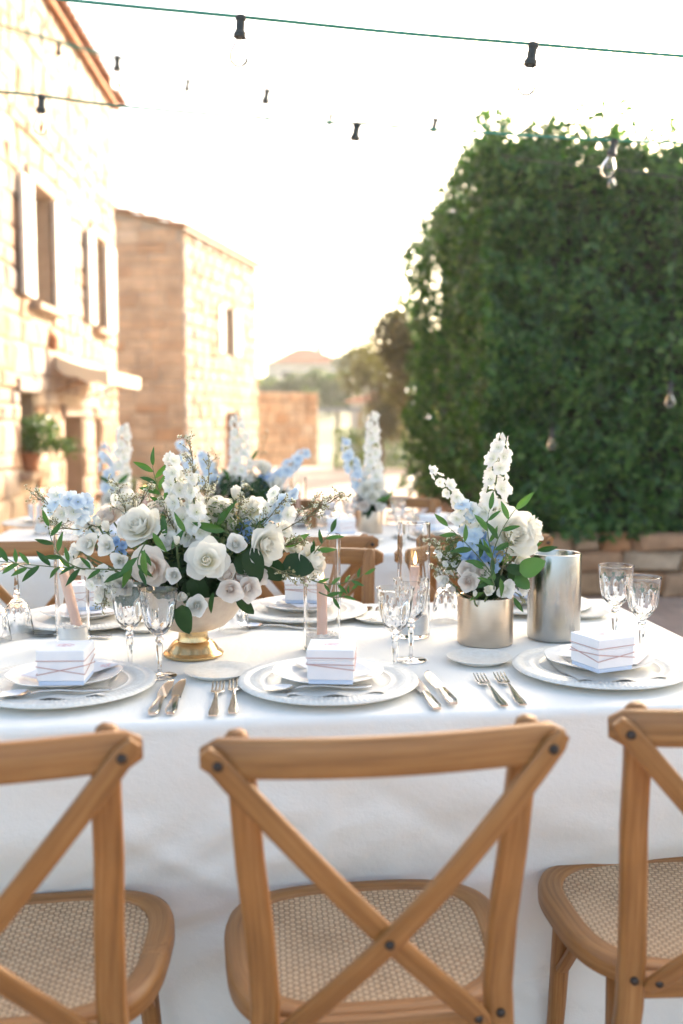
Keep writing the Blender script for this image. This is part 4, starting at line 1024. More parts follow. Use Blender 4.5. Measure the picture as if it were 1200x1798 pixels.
plate('bread_plate', BP, on(668, 1091), 'small side plate across the table beside the lit candle', 'side plates')
plate('bread_plate', BP, on(1022, 1082), 'small side plate at the far right beside the wine cooler', 'side plates')
knife((268, 1259), (302, 1198), 'outer knife of the pair right of the left place setting')
knife((299, 1258), (321, 1200), 'inner shorter knife of the pair beside the forks on the left')
fork((374, 1261), (387, 1192), 'left fork of the pair left of the centre setting')
fork((409, 1256), (414, 1189), 'right fork of the pair, touching the centre charger')
knife((768, 1249), (723, 1190), 'left knife of the pair right of the centre setting')
knife((797, 1240), (747, 1181), 'right knife of the crossed pair right of the centre setting', TZ1 + .002)
fork((886, 1243), (826, 1175), 'left fork of the pair left of the right setting')
fork((919, 1241), (862, 1173), 'right fork of the pair beside the right charger')
knife((1262, 1222), (1180, 1170), 'knife at the right edge with a dark reflecting blade')
fork((650, 1068), (636, 1090), 'far side fork lying on the cloth behind the front goblets')
fork((668, 1068), (655, 1089), 'second far side fork lying behind the front goblets')
link('spoon', SPN, None, lay((560, 1106), (470, 1103)), 'spoon lying on the cloth across the table beside the lit candle', 'spoon', 'spoons')
link('spoon', SPN, None, lay((195, 1121), (100, 1118)), 'spoon lying on the cloth behind the tilted candle vase', 'spoon', 'spoons')
for (a, b_, lb) in (((196, 1213), (46, 1223), 'spoon under the plate on the left charger, catching a golden reflection'), ((652, 1208), (497, 1214), 'spoon under the plate on the centre charger')):
    link('spoon', SPN, None, lay(a, b_, TZ1 + .0185), lb, 'spoon', 'spoons')
goblet(on(229, 1176, TZ1), 'rear goblet of the pair beside the left setting', rot=.2)
goblet(on(281, 1188, TZ1), 'front goblet of the pair beside the left setting, before the gold bowl', rot=.5)
goblet(on(694, 1183, TZ1), 'front goblet of the pair right of the lit candle')
goblet(on(722, 1160, TZ1), 'rear goblet of the pair right of the lit candle', rot=.3)
goblet(on(1079, 1132, TZ1), 'left goblet of the pair near the stone planter wall', s=1.04, rot=.2)
goblet(on(1126, 1154, TZ1), 'right goblet of the pair behind the right favour box', rot=.7)
goblet(on(32, 1117, TZ1), 'upturned goblet standing on its rim beside the tilted candle', True, .98)
goblet(on(-8, 1125, TZ1), 'upturned goblet cut by the left edge of the picture', True, .95)
goblet(on(412, 1107, TZ1), 'upturned goblet behind the right side of the gold bowl', True)
goblet(on(783, 1090, TZ1), 'upturned goblet left of the champagne metal vase', True)
# candle vases
def candle_vase(p, label, clabel, tilt=(0, 0), lit=True, hgt=.25, r=.0375, salt=.035, sh=.045, ch=.135):
    T = thing('candle_vase', label, 'candle vase', p, 0, 'glass cylinder candle vases'); t = .0034
    mb = MB(); mb.lathe([(.0005, 0), (r - .002, 0), (r, .002), (r, hgt - .001), (r - t / 2, hgt), (r - t, hgt - .001), (r - t, .009), (r - t - .003, .007), (.0005, .007)], 64); link('glass_cylinder', mb.mesh('glass_cylinder', M['glass'], 40), T)
    rs_ = random.Random(int(p[0] * 999)); rr = r - t - .0012
    mb = MB(); mb.lathe([(.0005, .0085), (rr, .0095), (rr, sh)], 40)
    def top(u, v):
        a = 2 * PI * u; x, y = rr * v * math.cos(a), rr * v * math.sin(a); return Vector((x, y, sh + .006 * noise.noise(Vector((x * 90, y * 90, p[0]))) * (1 if v < .98 else .6) + .003 * (1 - v)))
    mb.grid(top, 40, 12, closed=True); 
    for k in range(90):
        a = rs_.uniform(0, 2 * PI); v = rs_.uniform(0, .93) ** .5; x, y = rr * v * math.cos(a), rr * v * math.sin(a); s_ = rs_.uniform(.0012, .0026)
        mb.bbox_bevel((0, 0, 0), (s_, s_, s_), s_ * .25, Matrix.Translation((x, y, sh + .003)) @ Matrix.Rotation(a * 3, 4, 'X') @ Matrix.Rotation(v * 9, 4, 'Y'))
    link('salt', mb.mesh('salt', M['salt'], 30), T, kind='stuff')
    if ch:
        dv = Vector((math.tan(tilt[0]), math.tan(tilt[1]), 1)).normalized(); b0 = Vector(p) + Vector((-dv.x * ch * .40, -dv.y * ch * .4, sh - .012))
        C = link('candle', None, None, face_dir(b0, dv), clabel, 'candle', 'pink taper candles'); rc = .0112
        mb = MB(); mb.lathe([(rc, 0), (rc, ch - .004), (rc * .9, ch - .001), (rc * .55, ch - .002), (.001, ch - .003)], 28, cap0=True); link('wax', mb.mesh('wax', M['wax'], 40), C)
        mb = MB(); mb.tube([(0, 0, ch - .004), (.0006, 0, ch + .004), (.0016, 0, ch + .008)], .0008, 6); link('wick', mb.mesh('wick', M['wick'], 60), C)
        if lit:
            mb = MB(); mb.lathe([(.0004, ch + .003), (.0030, ch + .006), (.0042, ch + .011), (.0035, ch + .018), (.0018, ch + .026), (.0003, ch + .034)], 14); link('flame', mb.mesh('flame', M['flame'], 180), C)
    return T
candle_vase(on(129, 1134, TZ1), 'glass cylinder vase with a tilted candle standing in white salt', 'pink candle leaning sideways in the left glass vase', (R(-13), 0), True, .25, .0365, .035, .045)
candle_vase(on(566, 1140, TZ1), 'glass cylinder vase around the upright lit candle, centre', 'pink candle burning upright in the centre glass vase', (0, 0), True, .25, .040, .03, .032, .128)
candle_vase(on(726, 1117, TZ1), 'glass cylinder vase behind the right pair of goblets', 'pink candle burning behind the right pair of goblets', (R(2), 0), True, .262, .0375, .035, .05, .125)
# steel wine cooler
p = on(972, 1120, TZ1); mb = MB(); r = .0595; h = .196
mb.lathe([(.0005, .0), (r - .006, .0), (r - .003, .0015), (r - .001, .004), (r, .008), (r, h - .004), (r - .001, h - .001), (r - .0035, h), (r - .006, h - .001), (r - .0075, h - .006), (r - .0085, .012), (.0005, .010)], 96)
link('wine_cooler', mb.mesh('wine_cooler', M['steel'], 40), None, Matrix.Translation(p), 'tall brushed steel wine cooler cylinder standing empty on the front table', 'wine cooler')
# ---------------------------------------------------------------- flowers
def petal(mb, phi, L, W, angs, rng, r0=.05, z0=0.0, nu=6, nv=6, ruff=.04, notch=.0, mi=0, rmin=.3):
    pr = [(r0, z0)]; n = 14
    for k in range(n):
        t = (k + .5) / n
        if t < .5: a = angs[0] + (angs[1] - angs[0]) * t * 2
        else: a = angs[1] + (angs[2] - angs[1]) * (t - .5) * 2
        r, z = pr[-1]; pr.append((r + L / n * math.sin(R(a)), z + L / n * math.cos(R(a))))
    ph = [rng.uniform(0, 6.28) for _ in range(3)]; sk = rng.uniform(-.12, .12)
    def f(u, v):
        s = u * 2 - 1; te = v * (1 - .17 * s * s + notch * (1 - s * s) * -1 + .03 * math.sin(s * 5 + ph[0]) * v)
        q = te * n; k = min(n - 1, int(q)); w_ = q - k; r = pr[k][0] * (1 - w_) + pr[k + 1][0] * w_; z = pr[k][1] * (1 - w_) + pr[k + 1][1] * w_
        x = s * W * math.sin(PI * (.08 + .60 * te)) ** .75 + sk * te * W
        r = max(.002, r) + ruff * te * te * math.sin(s * 2.6 + ph[1]); z += ruff * te * te * math.sin(s * 3.4 + ph[2])
        a = phi + x / max(r, rmin); return Vector((r * math.cos(a), r * math.sin(a), z))
    mb.grid(f, nu, nv, mi=mi)
def rose_mesh(seed, kind, mat):
    rng = random.Random(seed); mb = MB()
    # petals run in one continuous spiral from the tight heart to the open rim: (count, length, width, three slopes, ruffle, drop), heart -> rim
    A_, B_ = {'rose': ((24, 1.0, .26, (8, -2, -24), .02, .02), (0, 1.24, .74, (90, 62, 122), .06, -.14)),
              'garden': ((40, .66, .20, (12, -2, -14), .04, .05), (0, 1.16, .66, (90, 52, 96), .08, -.14)),
              'spray': ((34, .60, .18, (14, -4, -26), .03, .06), (0, 1.16, .60, (92, 40, 52), .06, -.08)),
              'lisianthus': ((14, .70, .30, (26, 2, -4), .06, .02), (0, 1.08, .68, (70, 36, 84), .12, -.06)),
              'bud': ((11, 1.0, .30, (16, 0, -20), .02, .02), (0, 1.05, .54, (54, 8, 8), .05, -.05))}[kind]
    n = A_[0]
    for k in range(n):
        f = k / (n - 1); g = f ** 1.25; mixv = lambda a, b: a + (b - a) * g
        ang = tuple(mixv(a, b) * 1.0 + rng.uniform(-6, 6) for a, b in zip(A_[3], B_[3]))
        ang = (A_[3][0] + (B_[3][0] - A_[3][0]) * f ** .8, ang[1], A_[3][2] + (B_[3][2] - A_[3][2]) * f ** 2.0 + rng.uniform(-8, 8))
        petal(mb, k * 2.399 + rng.uniform(-.2, .2), mixv(A_[1], B_[1]) * rng.uniform(.93, 1.06), mixv(A_[2], B_[2]) * rng.uniform(.9, 1.1), ang, rng, z0=mixv(A_[5], B_[5]), ruff=mixv(A_[4], B_[4]), nu=6, nv=7, notch=(.05 if rng.random() < .3 else -.06 if kind == 'rose' and rng.random() < .6 else 0), rmin=.3)
    if kind in ('bud', 'rose', 'lisianthus', 'spray', 'garden'):     # green calyx
        for k in range(5):
            petal(mb, 2 * PI * k / 5, .42, .13, (80, 60, 100), rng, z0=-.2, ruff=.0, nu=2, nv=4, mi=1)
        mb.lathe([(.02, -.42), (.07, -.34), (.13, -.22), (.16, -.12), (.1, -.02)], 10, mi=1)
    return mb.mesh(kind, [M[mat], M['stem']], 180)
def floret_mesh(seed, mat):
    rng = random.Random(seed); mb = MB(); o = rng.uniform(0, 6)
    for k in range(6): petal(mb, o + 2 * PI * k / 6 + rng.uniform(-.12, .12), rng.uniform(.88, 1.1), .43, (62 + rng.uniform(-8, 8), 74, 62 + rng.uniform(-25, 25)), rng, ruff=.10, nu=5, nv=5, notch=rng.choice([0, .08, .12]), rmin=.35)
    for k in range(4): petal(mb, o + .4 + 2 * PI * k / 4, .42, .2, (30, 10, -5), rng, ruff=.05, nu=3, nv=3)
    mb.lathe([(.002, .16), (.06, .13), (.07, .05), (.03, .0)], 7, mi=1)
    mb.tube([(0, 0, 0), (.0, .02, -.35), (.0, .05, -.8)], .03, 5, mi=2)
    return mb.mesh('floret', [M[mat], M['eye'], M['stem']], 180)
FL = {}
for kind, mat, ns in (('rose', 'white_petal', 2), ('garden', 'white_petal', 2), ('garden', 'blush_petal', 1), ('rose', 'blush_petal', 1), ('spray', 'pink_petal', 2), ('spray', 'pure_petal', 1), ('lisianthus', 'pure_petal', 2), ('lisianthus', 'white_petal', 1), ('bud', 'white_petal', 1), ('bud', 'pink_petal', 1)):
    FL[kind, mat] = [rose_mesh(40 + s * 7, kind, mat) for s in range(ns)]
FLO = {c: [floret_mesh(s, c) for s in range(3)] for c in ('pure_petal', 'blue_petal', 'deepblue_petal')}
def leaf_mesh(wd, kind, curve, fold=.28, seed=0, mat='leaf'):
    mb = MB()
    def f(u, v):
        s = u * 2 - 1
        if kind == 'lance': w_ = wd * math.sin(PI * min(1, v) ** .85) ** .9
        else: w_ = wd * (math.sin(PI * v ** .75) ** .62)
        return Vector((s * w_ * .5 + .03 * math.sin(v * 3 + seed), v, abs(s) * w_ * .5 * fold - curve * v * v + .02 * math.sin(v * 8 + s * 2 + seed)))
    mb.grid(f, 4, 9); return mb.mesh('leaf', M[mat], 180)
LF = {'lance': [leaf_mesh(.27, 'lance', c, .3, k) for k, c in enumerate((.12, .3, .0))], 'round': [leaf_mesh(.72, 'round', c, .2, k) for k, c in enumerate((.15, .35))], 'dark': [leaf_mesh(.8, 'round', .2, .15, 3, 'darkleaf'), leaf_mesh(.62, 'round', .3, .2, 5, 'darkleaf')]}
def leaf_M(p, d, nrm, L):
    y = Vector(d).normalized(); z = Vector(nrm); z = (z - y * z.dot(y)).normalized(); x = y.cross(z)
    return frame3(Vector(p), x * L, y * L, z * L)
def bez(a, b_, c, n):
    a, b_, c = Vector(a), Vector(b_), Vector(c); return [a * (1 - t) ** 2 + b_ * 2 * t * (1 - t) + c * t * t for t in [k / n for k in range(n + 1)]]

class Bouquet:
    def __init__(s, name, label, cat, loc, Y0, cpx, group, seed):
        s.T = thing(name, label, cat, loc, 0, group); s.loc = Vector(loc); s.Y0 = Y0; s.c = at_y(cpx[0], cpx[1], Y0) - s.loc; s.rng = random.Random(seed); s.k = Y0 / F_PX; s.stems = MB()
    def P(s, px, py, dY=0.0): return at_y(px, py, s.Y0 + dY) - s.loc
    def flower(s, px, py, size, kind, mat, dY=0.0, d=None, name=None):
        p = s.P(px, py, dY); sc_ = size / 2 * mpp(s.Y0 + dY) * {'spray': 1.25, 'bud': 1.5, 'rose': 1.05}.get(kind, 1.0)
        if d is None:
            d = (p - s.c); d = d.normalized() + Vector((0, -.75, .25))
        ms = FL[kind, mat]; m_ = ms[s.rng.randrange(len(ms))]
        nm = name or {'rose': 'rose', 'garden': 'garden_rose', 'spray': 'spray_rose', 'lisianthus': 'lisianthus', 'bud': 'flower_bud'}[kind]
        dn = Vector(d).normalized(); o = link(nm, m_, s.T, face_dir(p - dn * sc_ * .35, d, sc_, s.rng.uniform(0, 6.28)))
        q = p - dn * sc_ * .7; s.stems.tube(bez(q, q - dn * sc_ * .8 + Vector((0, 0, -.02)), s.root(), 6), [.0022] * 7, 5); return o
    def root(s): return s.c * .15 + Vector((s.rng.uniform(-.03, .03), s.rng.uniform(-.03, .03), s.rz))
    def leaf(s, px, py, L, kind, ang, dY=0.0, tilt=.35, par=None):
        # ang: picture-plane direction of the tip, degrees anticlockwise from right
        p = s.P(px, py, dY); a = R(ang); dv = Vector((math.cos(a), s.rng.uniform(-.35, .1), math.sin(a))); ms = LF[kind]
        link('leaf', ms[s.rng.randrange(len(ms))], par or s.T, leaf_M(p, dv, (s.rng.uniform(-.4, .4), -1, s.rng.uniform(-.1, .7)), L * mpp(s.Y0 + dY)))
    def sprig(s, pts, dYs, n, L, kind='lance', both=True, jit=.35, droop=0.0):
        P = [s.P(x, y, d) for (x, y), d in zip(pts, dYs)]; path = bez(P[0], P[1], P[2], 14); mb = MB(); mb.tube(path, [.0016 - .0009 * k / 14 for k in range(15)], 5)
        o = link('leaf_sprig', mb.mesh('leaf_sprig', M['stem'], 180), s.T)
        for k in range(n):
            t = .18 + .82 * k / max(1, n - 1); q = min(13, int(t * 14)); p = path[q].lerp(path[q + 1], t * 14 - q); d = (path[q + 1] - path[q]).normalized()
            sd = d.cross(Vector((0, -1, .3))).normalized() * (1 if k % 2 else -1)
            if k == n - 1: sd *= .1
            dv = d * .75 + sd * s.rng.uniform(.5, 1.0) + Vector((0, s.rng.uniform(-jit, jit), -droop)); ms = LF[kind]
            link('leaf', ms[s.rng.randrange(len(ms))], o, leaf_M(p, dv, (s.rng.uniform(-.5, .5), -1, s.rng.uniform(-.2, .8)), L * mpp(s.Y0) * s.rng.uniform(.75, 1.15)))
        return o
    def spike(s, pts, dYs, n, width, fsize, colr, name='delphinium', taper=.6, t0=.0, cl2=None):
        P = [s.P(x, y, d) for (x, y), d in zip(pts, dYs)]; path = bez(P[0], P[1], P[2], 16); mb = MB(); mb.tube(path, [.0028 - .002 * k / 16 for k in range(17)], 6)
        for k in range(5):                          # tight buds at the tip
            t = 1 - .02 * k; q = min(15, int(t * 16)); p = path[q].lerp(path[q + 1], min(1, t * 16 - q)); rr = mpp(s.Y0) * fsize * .10
            mb.lathe([(.0002, rr * 2.2), (rr * .8, rr), (rr, 0), (rr * .4, -rr)], 7, M=Matrix.Translation(p + Vector((s.rng.uniform(-1, 1), s.rng.uniform(-1, 1), 0)) * rr), mi=1)
        o = link(name, mb.mesh(name, [M['stem'], M[colr]], 180), s.T)
        for k in range(n):
            t = t0 + (1 - t0) * (k + .3) / n; q = min(15, int(t * 16)); p = path[q].lerp(path[q + 1], t * 16 - q); d = (path[q + 1] - path[q]).normalized()
            a = k * 2.4 + s.rng.uniform(-.3, .3); x = d.cross(Vector((0, 1, .1))).normalized(); y = d.cross(x); rad = x * math.cos(a) + y * math.sin(a)
            k_ = 1 - taper * t ** 1.4; rr = mpp(s.Y0) * width / 2 * k_ * s.rng.uniform(.75, 1.0); dv = rad + d * .25 + Vector((0, -.35, 0))
            fs_ = fsize / 2 * mpp(s.Y0) * (1 - taper * .75 * t ** 2) * s.rng.uniform(.85, 1.15); c_ = colr if cl2 is None or s.rng.random() < .5 else cl2
            link('floret', FLO[c_][s.rng.randrange(3)], o, face_dir(p + rad * max(.001, rr - fs_ * .5), dv, fs_, s.rng.uniform(0, 6.28)))
        return o
    def cluster(s, px, py, w_, h_, n, fsize, colr, dY=0.0, cl2=None, name='blossom_cluster'):
        c = s.P(px, py, dY); mb = MB(); sts = []
        k_ = mpp(s.Y0 + dY)
        for k in range(n):
            a = k * 2.4; r = math.sqrt((k + .5) / n); q = c + Vector((r * math.cos(a) * w_ / 2 * k_, s.rng.uniform(-1, .3) * .018, r * math.sin(a) * h_ / 2 * k_)); sts.append(q); mb.tube([c + Vector((0, .02, -.02)), q], .0012, 4)
        o = link(name, mb.mesh(name, M['stem'], 180), s.T)
        for q in sts:
            dv = (q - c).normalized() * .8 + Vector((s.rng.uniform(-.3, .3), -1, s.rng.uniform(-.1, .5))); c_ = colr if cl2 is None or s.rng.random() < .55 else cl2
            link('floret', FLO[c_][s.rng.randrange(3)], o, face_dir(q, dv, fsize / 2 * k_ * s.rng.uniform(.85, 1.15), s.rng.uniform(0, 6.28)))
        return o
    def spray(s, pts, dYs, nb, spread, white=.5, budr=.0019, name='filler_spray'):
        P = [s.P(x, y, d) for (x, y), d in zip(pts, dYs)]; path = bez(P[0], P[1], P[2], 14); mb = MB(); mb.tube(path, [.0013 - .0008 * k / 14 for k in range(15)], 4)
        def head(p, d):
            if s.rng.random() < white:
                e = budr * 1.5
                for k in range(5):
                    a = 2 * PI * k / 5; x = d.cross(Vector((.3, 1, .1))).normalized(); y = d.cross(x); u = x * math.cos(a) + y * math.sin(a); v = d.cross(u)
                    mb.add([p, p + u * e + v * e * .5 + d * e * .4, p + u * e * 1.7 + d * e * .5, p + u * e - v * e * .5 + d * e * .4], [(0, 1, 2, 3)], None, 2)
            rr = budr * s.rng.uniform(.7, 1.2)
            mb.lathe([(.0002, rr), (rr * .8, rr * .5), (rr * .8, -rr * .4), (.0002, -rr)], 5, M=face_dir(p, d), mi=1)
        k_ = mpp(s.Y0)
        for k in range(nb):
            t = .25 + .75 * k / nb; q = min(13, int(t * 14)); p = path[q]; d = (path[q + 1] - path[q]).normalized(); rd = Vector((s.rng.uniform(-1, 1), s.rng.uniform(-1, 1), s.rng.uniform(-1, 1)))
            dv = (d + rd * .8).normalized(); L = spread * k_ * (1.1 - .6 * t) * s.rng.uniform(.6, 1.1); p1 = p + dv * L; pm = p + dv * L * .5 + Vector((0, 0, .003)); mb.tube([p, pm, p1], [.0008, .0006, .0004], 3); head(p1, dv)
            for m_ in range(s.rng.randrange(3, 7)):
                tt = s.rng.uniform(.3, .95); b0 = p.lerp(p1, tt); d2 = (dv + Vector((s.rng.uniform(-1, 1), s.rng.uniform(-1, 1), s.rng.uniform(-1, 1))) * .9).normalized(); e = L * s.rng.uniform(.2, .45); mb.tube([b0, b0 + d2 * e], [.0005, .0003], 3); head(b0 + d2 * e, d2)
        head(path[-1], Vector((0, 0, 1)))
        return link(name, mb.mesh(name, [M['twig'], M['bud'], M['pure_petal']], 180), s.T)
    def mass(s, px, py, w_, h_, dep, n, size, mat, dY=0.0, seed=1):
        c = s.P(px, py, dY); k_ = mpp(s.Y0 + dY); rs = np.random.RandomState(seed); p = rs.normal(0, 1, (n, 3)); p /= np.linalg.norm(p, axis=1)[:, None]; nr = p.copy()
        p = p * (rs.uniform(.05, 1, n) ** .4)[:, None] * [w_ / 2 * k_, dep, h_ / 2 * k_] + np.array(c)
        return link('foliage', leaf_cloud('foliage', p, nr, size * k_, M[mat], seed, .42, .8), s.T, kind='stuff')
    def done(s):
        link('stems', s.stems.mesh('stems', M['stem'], 180), s.T)
M['fuzz'] = leaf_mat('fine_greenery', [(0, (0.06, 0.10, 0.03)), (1, (0.16, 0.20, 0.07))], .5, .3)

# ---- large arrangement in the footed bowl
base = on(340, 1150, TZ1); Y0 = base.y
A = Bouquet('flower_arrangement', 'large white and pale blue flower arrangement in a footed gold bowl', 'flower arrangement', base, Y0, (345, 1015), 'flower arrangements on the tables', 3); A.rz = .10
mb = MB(); mb.lathe([(.0005, 0), (.060, 0), (.0625, .002), (.0635, .006), (.061, .0085), (.0565, .0105), (.0545, .013), (.050, .020), (.0455, .026), (.041, .030), (.0335, .033), (.031, .040), (.030, .050), (.0325, .0575)], 80); link('foot', mb.mesh('foot', M['gold'], 40), A.T)
mb = MB(); mb.lathe([(.0325, .0575), (.050, .0585), (.068, .066), (.086, .082), (.100, .102), (.111, .124), (.117, .139), (.118, .142), (.114, .141), (.098, .106), (.08, .085), (.05, .068), (.001, .064)], 80); link('bowl', mb.mesh('bowl', M['bowl'], 50), A.T)
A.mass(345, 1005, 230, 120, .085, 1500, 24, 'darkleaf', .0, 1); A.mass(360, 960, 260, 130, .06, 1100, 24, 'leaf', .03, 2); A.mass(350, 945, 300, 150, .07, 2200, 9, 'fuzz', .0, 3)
w1, gd, bl, pk, pu = 'white_petal', 'garden', 'blush_petal', 'pink_petal', 'pure_petal'
A.flower(364, 984, 70, 'rose', w1, -.13, (.05, -1, .28)); A.flower(243, 922, 84, gd, w1, -.06, (-.35, -1, .75)); A.flower(470, 957, 76, gd, w1, -.08, (.75, -.9, -.05))
A.flower(262, 997, 68, 'rose', bl, -.12, (-.3, -1, -.1)); A.flower(383, 893, 52, 'rose', w1, .0, (.1, -.8, .7)); A.flower(414, 868, 34, 'bud', w1, .0, (.2, -.3, 1)); A.flower(446, 890, 48, 'rose', w1, .03, (.1, -.6, .9))
A.flower(190, 905, 56, gd, bl, .02, (-.4, -.8, .8)); A.flower(288, 888, 52, gd, bl, .03, (0, -.6, 1)); A.flower(187, 926, 28, 'bud', w1, -.06, (-.1, -.5, 1)); A.flower(172, 918, 24, 'bud', w1, -.05, (-.2, -.5, 1))
A.flower(549, 985, 58, 'rose', w1, .01, (1, -.5, .15)); A.flower(156, 955, 50, 'lisianthus', pu, -.06, (-.3, -1, .2)); A.flower(150, 994, 54, 'lisianthus', pu, -.08, (-.4, -1, -.2)); A.flower(188, 958, 46, 'lisianthus', pu, -.07, (0, -1, .3)); A.flower(133, 968, 36, 'lisianthus', pu, -.04, (-.8, -.8, .2))
A.flower(404, 1036, 42, 'spray', pk, -.13, (.1, -1, -.05)); A.flower(438, 1033, 42, 'spray', pk, -.11, (.4, -1, -.05)); A.flower(423, 1012, 40, 'spray', pk, -.09, (.2, -.7, .5)); A.flower(455, 1012, 34, 'spray', pk, -.07, (.8, -.7, .2)); A.flower(398, 1008, 34, 'spray', pk, -.1, (-.2, -.7, .6))
A.flower(346, 1064, 38, 'spray', pu, -.15, (.1, -1, .15)); A.flower(322, 1048, 34, 'bud', w1, -.14, (-.2, -1, .3)); A.flower(305, 1010, 28, 'spray', pu, -.14, (0, -1, .2)); A.flower(310, 951, 22, 'bud', w1, -.12, (0, -.4, 1)); A.flower(527, 975, 24, 'bud', w1, .0, (.8, -.6, .2))
A.spike([(322, 950), (318, 880), (298, 800)], [-.05, -.05, -.03], 24, 58, 42, pu); A.spike([(345, 945), (344, 890), (335, 838)], [-.06, -.06, -.05], 15, 50, 40, pu)
A.cluster(112, 888, 62, 48, 9, 36, 'blue_petal', -.02, pu); A.cluster(142, 892, 36, 36, 5, 36, 'blue_petal', -.02); A.cluster(160, 925, 40, 30, 5, 30, 'blue_petal', .02, pu)
A.spike([(462, 925), (490, 890), (520, 862)], [.0, -.02, -.03], 16, 42, 30, 'blue_petal', cl2='blue_petal'); A.cluster(488, 890, 50, 50, 7, 30, 'blue_petal', -.02, pu)
A.cluster(215, 955, 24, 24, 3, 22, 'deepblue_petal', -.03); A.cluster(185, 1022, 50, 42, 7, 28, pu, -.09); A.cluster(195, 1046, 34, 34, 5, 26, pu, -.07); A.cluster(352, 900, 40, 50, 6, 28, pu, .0); A.cluster(430, 935, 30, 30, 4, 24, 'deepblue_petal', .0)
A.cluster(215, 880, 40, 24, 4, 26, pu, .04)
for f_ in ((122, 985, 40, 'lisianthus', pu, -.06, (-.7, -1, .0)), (168, 1012, 44, 'lisianthus', pu, -.10, (-.2, -1, -.2)), (210, 985, 40, 'lisianthus', pu, -.09, (0, -1, .1)), (178, 1042, 40, 'lisianthus', pu, -.09, (-.2, -1, -.3)), (215, 1030, 40, gd, w1, -.09, (-.1, -1, -.2)), (330, 905, 44, gd, w1, .02, (0, -.6, 1)), (225, 885, 46, gd, w1, .03, (-.3, -.6, 1)), (150, 920, 40, 'lisianthus', pu, .0, (-.5, -.7, .6)), (430, 905, 40, 'lisianthus', pu, .02, (.3, -.6, .8)), (455, 925, 36, gd, w1, .0, (.5, -.7, .6)), (500, 930, 40, 'lisianthus', pu, .0, (.7, -.7, .4)), (515, 960, 34, 'rose', w1, .02, (.9, -.7, .2)), (405, 925, 34, 'bud', w1, -.02, (.2, -.6, .8)), (295, 950, 36, 'spray', pu, -.08, (-.1, -1, .4)), (415, 955, 34, 'spray', pu, -.1, (.2, -1, .3))): A.flower(*f_)
A.spray([(340, 930), (345, 840), (332, 768)], [-.03, -.05, -.06], 22, 42, .45); A.spray([(350, 930), (372, 860), (366, 800)], [0, 0, 0], 14, 36, .5)
A.spray([(490, 935), (545, 905), (604, 866)], [-.02, -.04, -.04], 22, 40, .35); A.spray([(480, 920), (540, 890), (570, 880)], [0, .02, .02], 12, 40, .4)
A.spray([(170, 925), (105, 905), (58, 868)], [0, -.02, -.02], 20, 44, .5); A.spray([(225, 920), (220, 885), (205, 848)], [0, 0, 0], 14, 38, .7); A.spray([(215, 930), (250, 880), (262, 858)], [0, 0, .02], 12, 34, .6)
A.spray([(455, 985), (500, 1010), (552, 1018)], [-.06, -.08, -.08], 14, 34, .1); A.spray([(400, 950), (420, 900), (430, 855)], [-.02, -.02, 0], 14, 34, .4); A.spray([(180, 1010), (190, 1050), (175, 1068)], [-.1, -.1, -.1], 10, 26, .3); A.spray([(430, 960), (480, 900), (505, 870)], [-.04, -.06, -.06], 10, 34, .5)
A.spray([(480, 960), (510, 960), (530, 950)], [-.04, -.04, -.03], 14, 30, .2); A.spray([(330, 960), (300, 930), (285, 880)], [-.06, -.07, -.06], 12, 30, .5); A.spray([(140, 930), (110, 930), (85, 915)], [-.02, -.03, -.02], 12, 40, .3)
A.sprig([(215, 1000), (110, 1000), (-5, 985)], [-.10, -.12, -.14], 11, 36); A.sprig([(150, 1000), (95, 990), (85, 925)], [-.12, -.13, -.13], 7, 36); A.sprig([(60, 998), (30, 1000), (-20, 955)], [-.13, -.13, -.13], 4, 28)
A.sprig([(300, 900), (275, 865), (268, 818)], [.03, .03, .02], 8, 40); A.sprig([(255, 955), (235, 985), (245, 1000)], [-.13, -.15, -.15], 4, 40); A.sprig([(540, 1015), (590, 1040), (640, 1008)], [-.02, -.02, 0.02], 8, 26); A.sprig([(560, 1040), (600, 1060), (618, 1035)], [-.02, -.02, 0], 6, 26); A.sprig([(540, 985), (562, 960), (580, 935)], [0, 0, 0.02], 5, 36)
for a_ in ((436, 962, 64, 'dark', -70, -.10), (462, 985, 52, 'dark', -45, -.06), (495, 992, 58, 'dark', -5, -.03), (318, 1062, 56, 'dark', -80, -.16), (268, 935, 44, 'lance', -55, -.15), (255, 965, 50, 'lance', -95, -.16), (232, 990, 48, 'lance', 250, -.13), (335, 1012, 60, 'dark', -60, -.08), (300, 985, 50, 'dark', -110, -.06), (395, 935, 60, 'lance', 160, -.07), (380, 925, 55, 'lance', 60, -.04), (350, 930, 60, 'dark', -30, -.02), (290, 945, 48, 'lance', 100, -.08), (410, 985, 50, 'dark', -20, -.09), (225, 1005, 46, 'lance', 200, -.12), (420, 1045, 44, 'dark', -60, -.08), (240, 1030, 52, 'dark', -130, -.08), (278, 1040, 50, 'dark', -90, -.08), (130, 872, 40, 'lance', -20, .0), (445, 930, 50, 'lance', 40, -.03), (300, 965, 46, 'lance', 60, -.1), (375, 1040, 40, 'lance', -100, -.11), (500, 960, 50, 'lance', 25, -.02), (325, 935, 40, 'lance', 120, -.1)):
    A.leaf(*a_)
A.done()

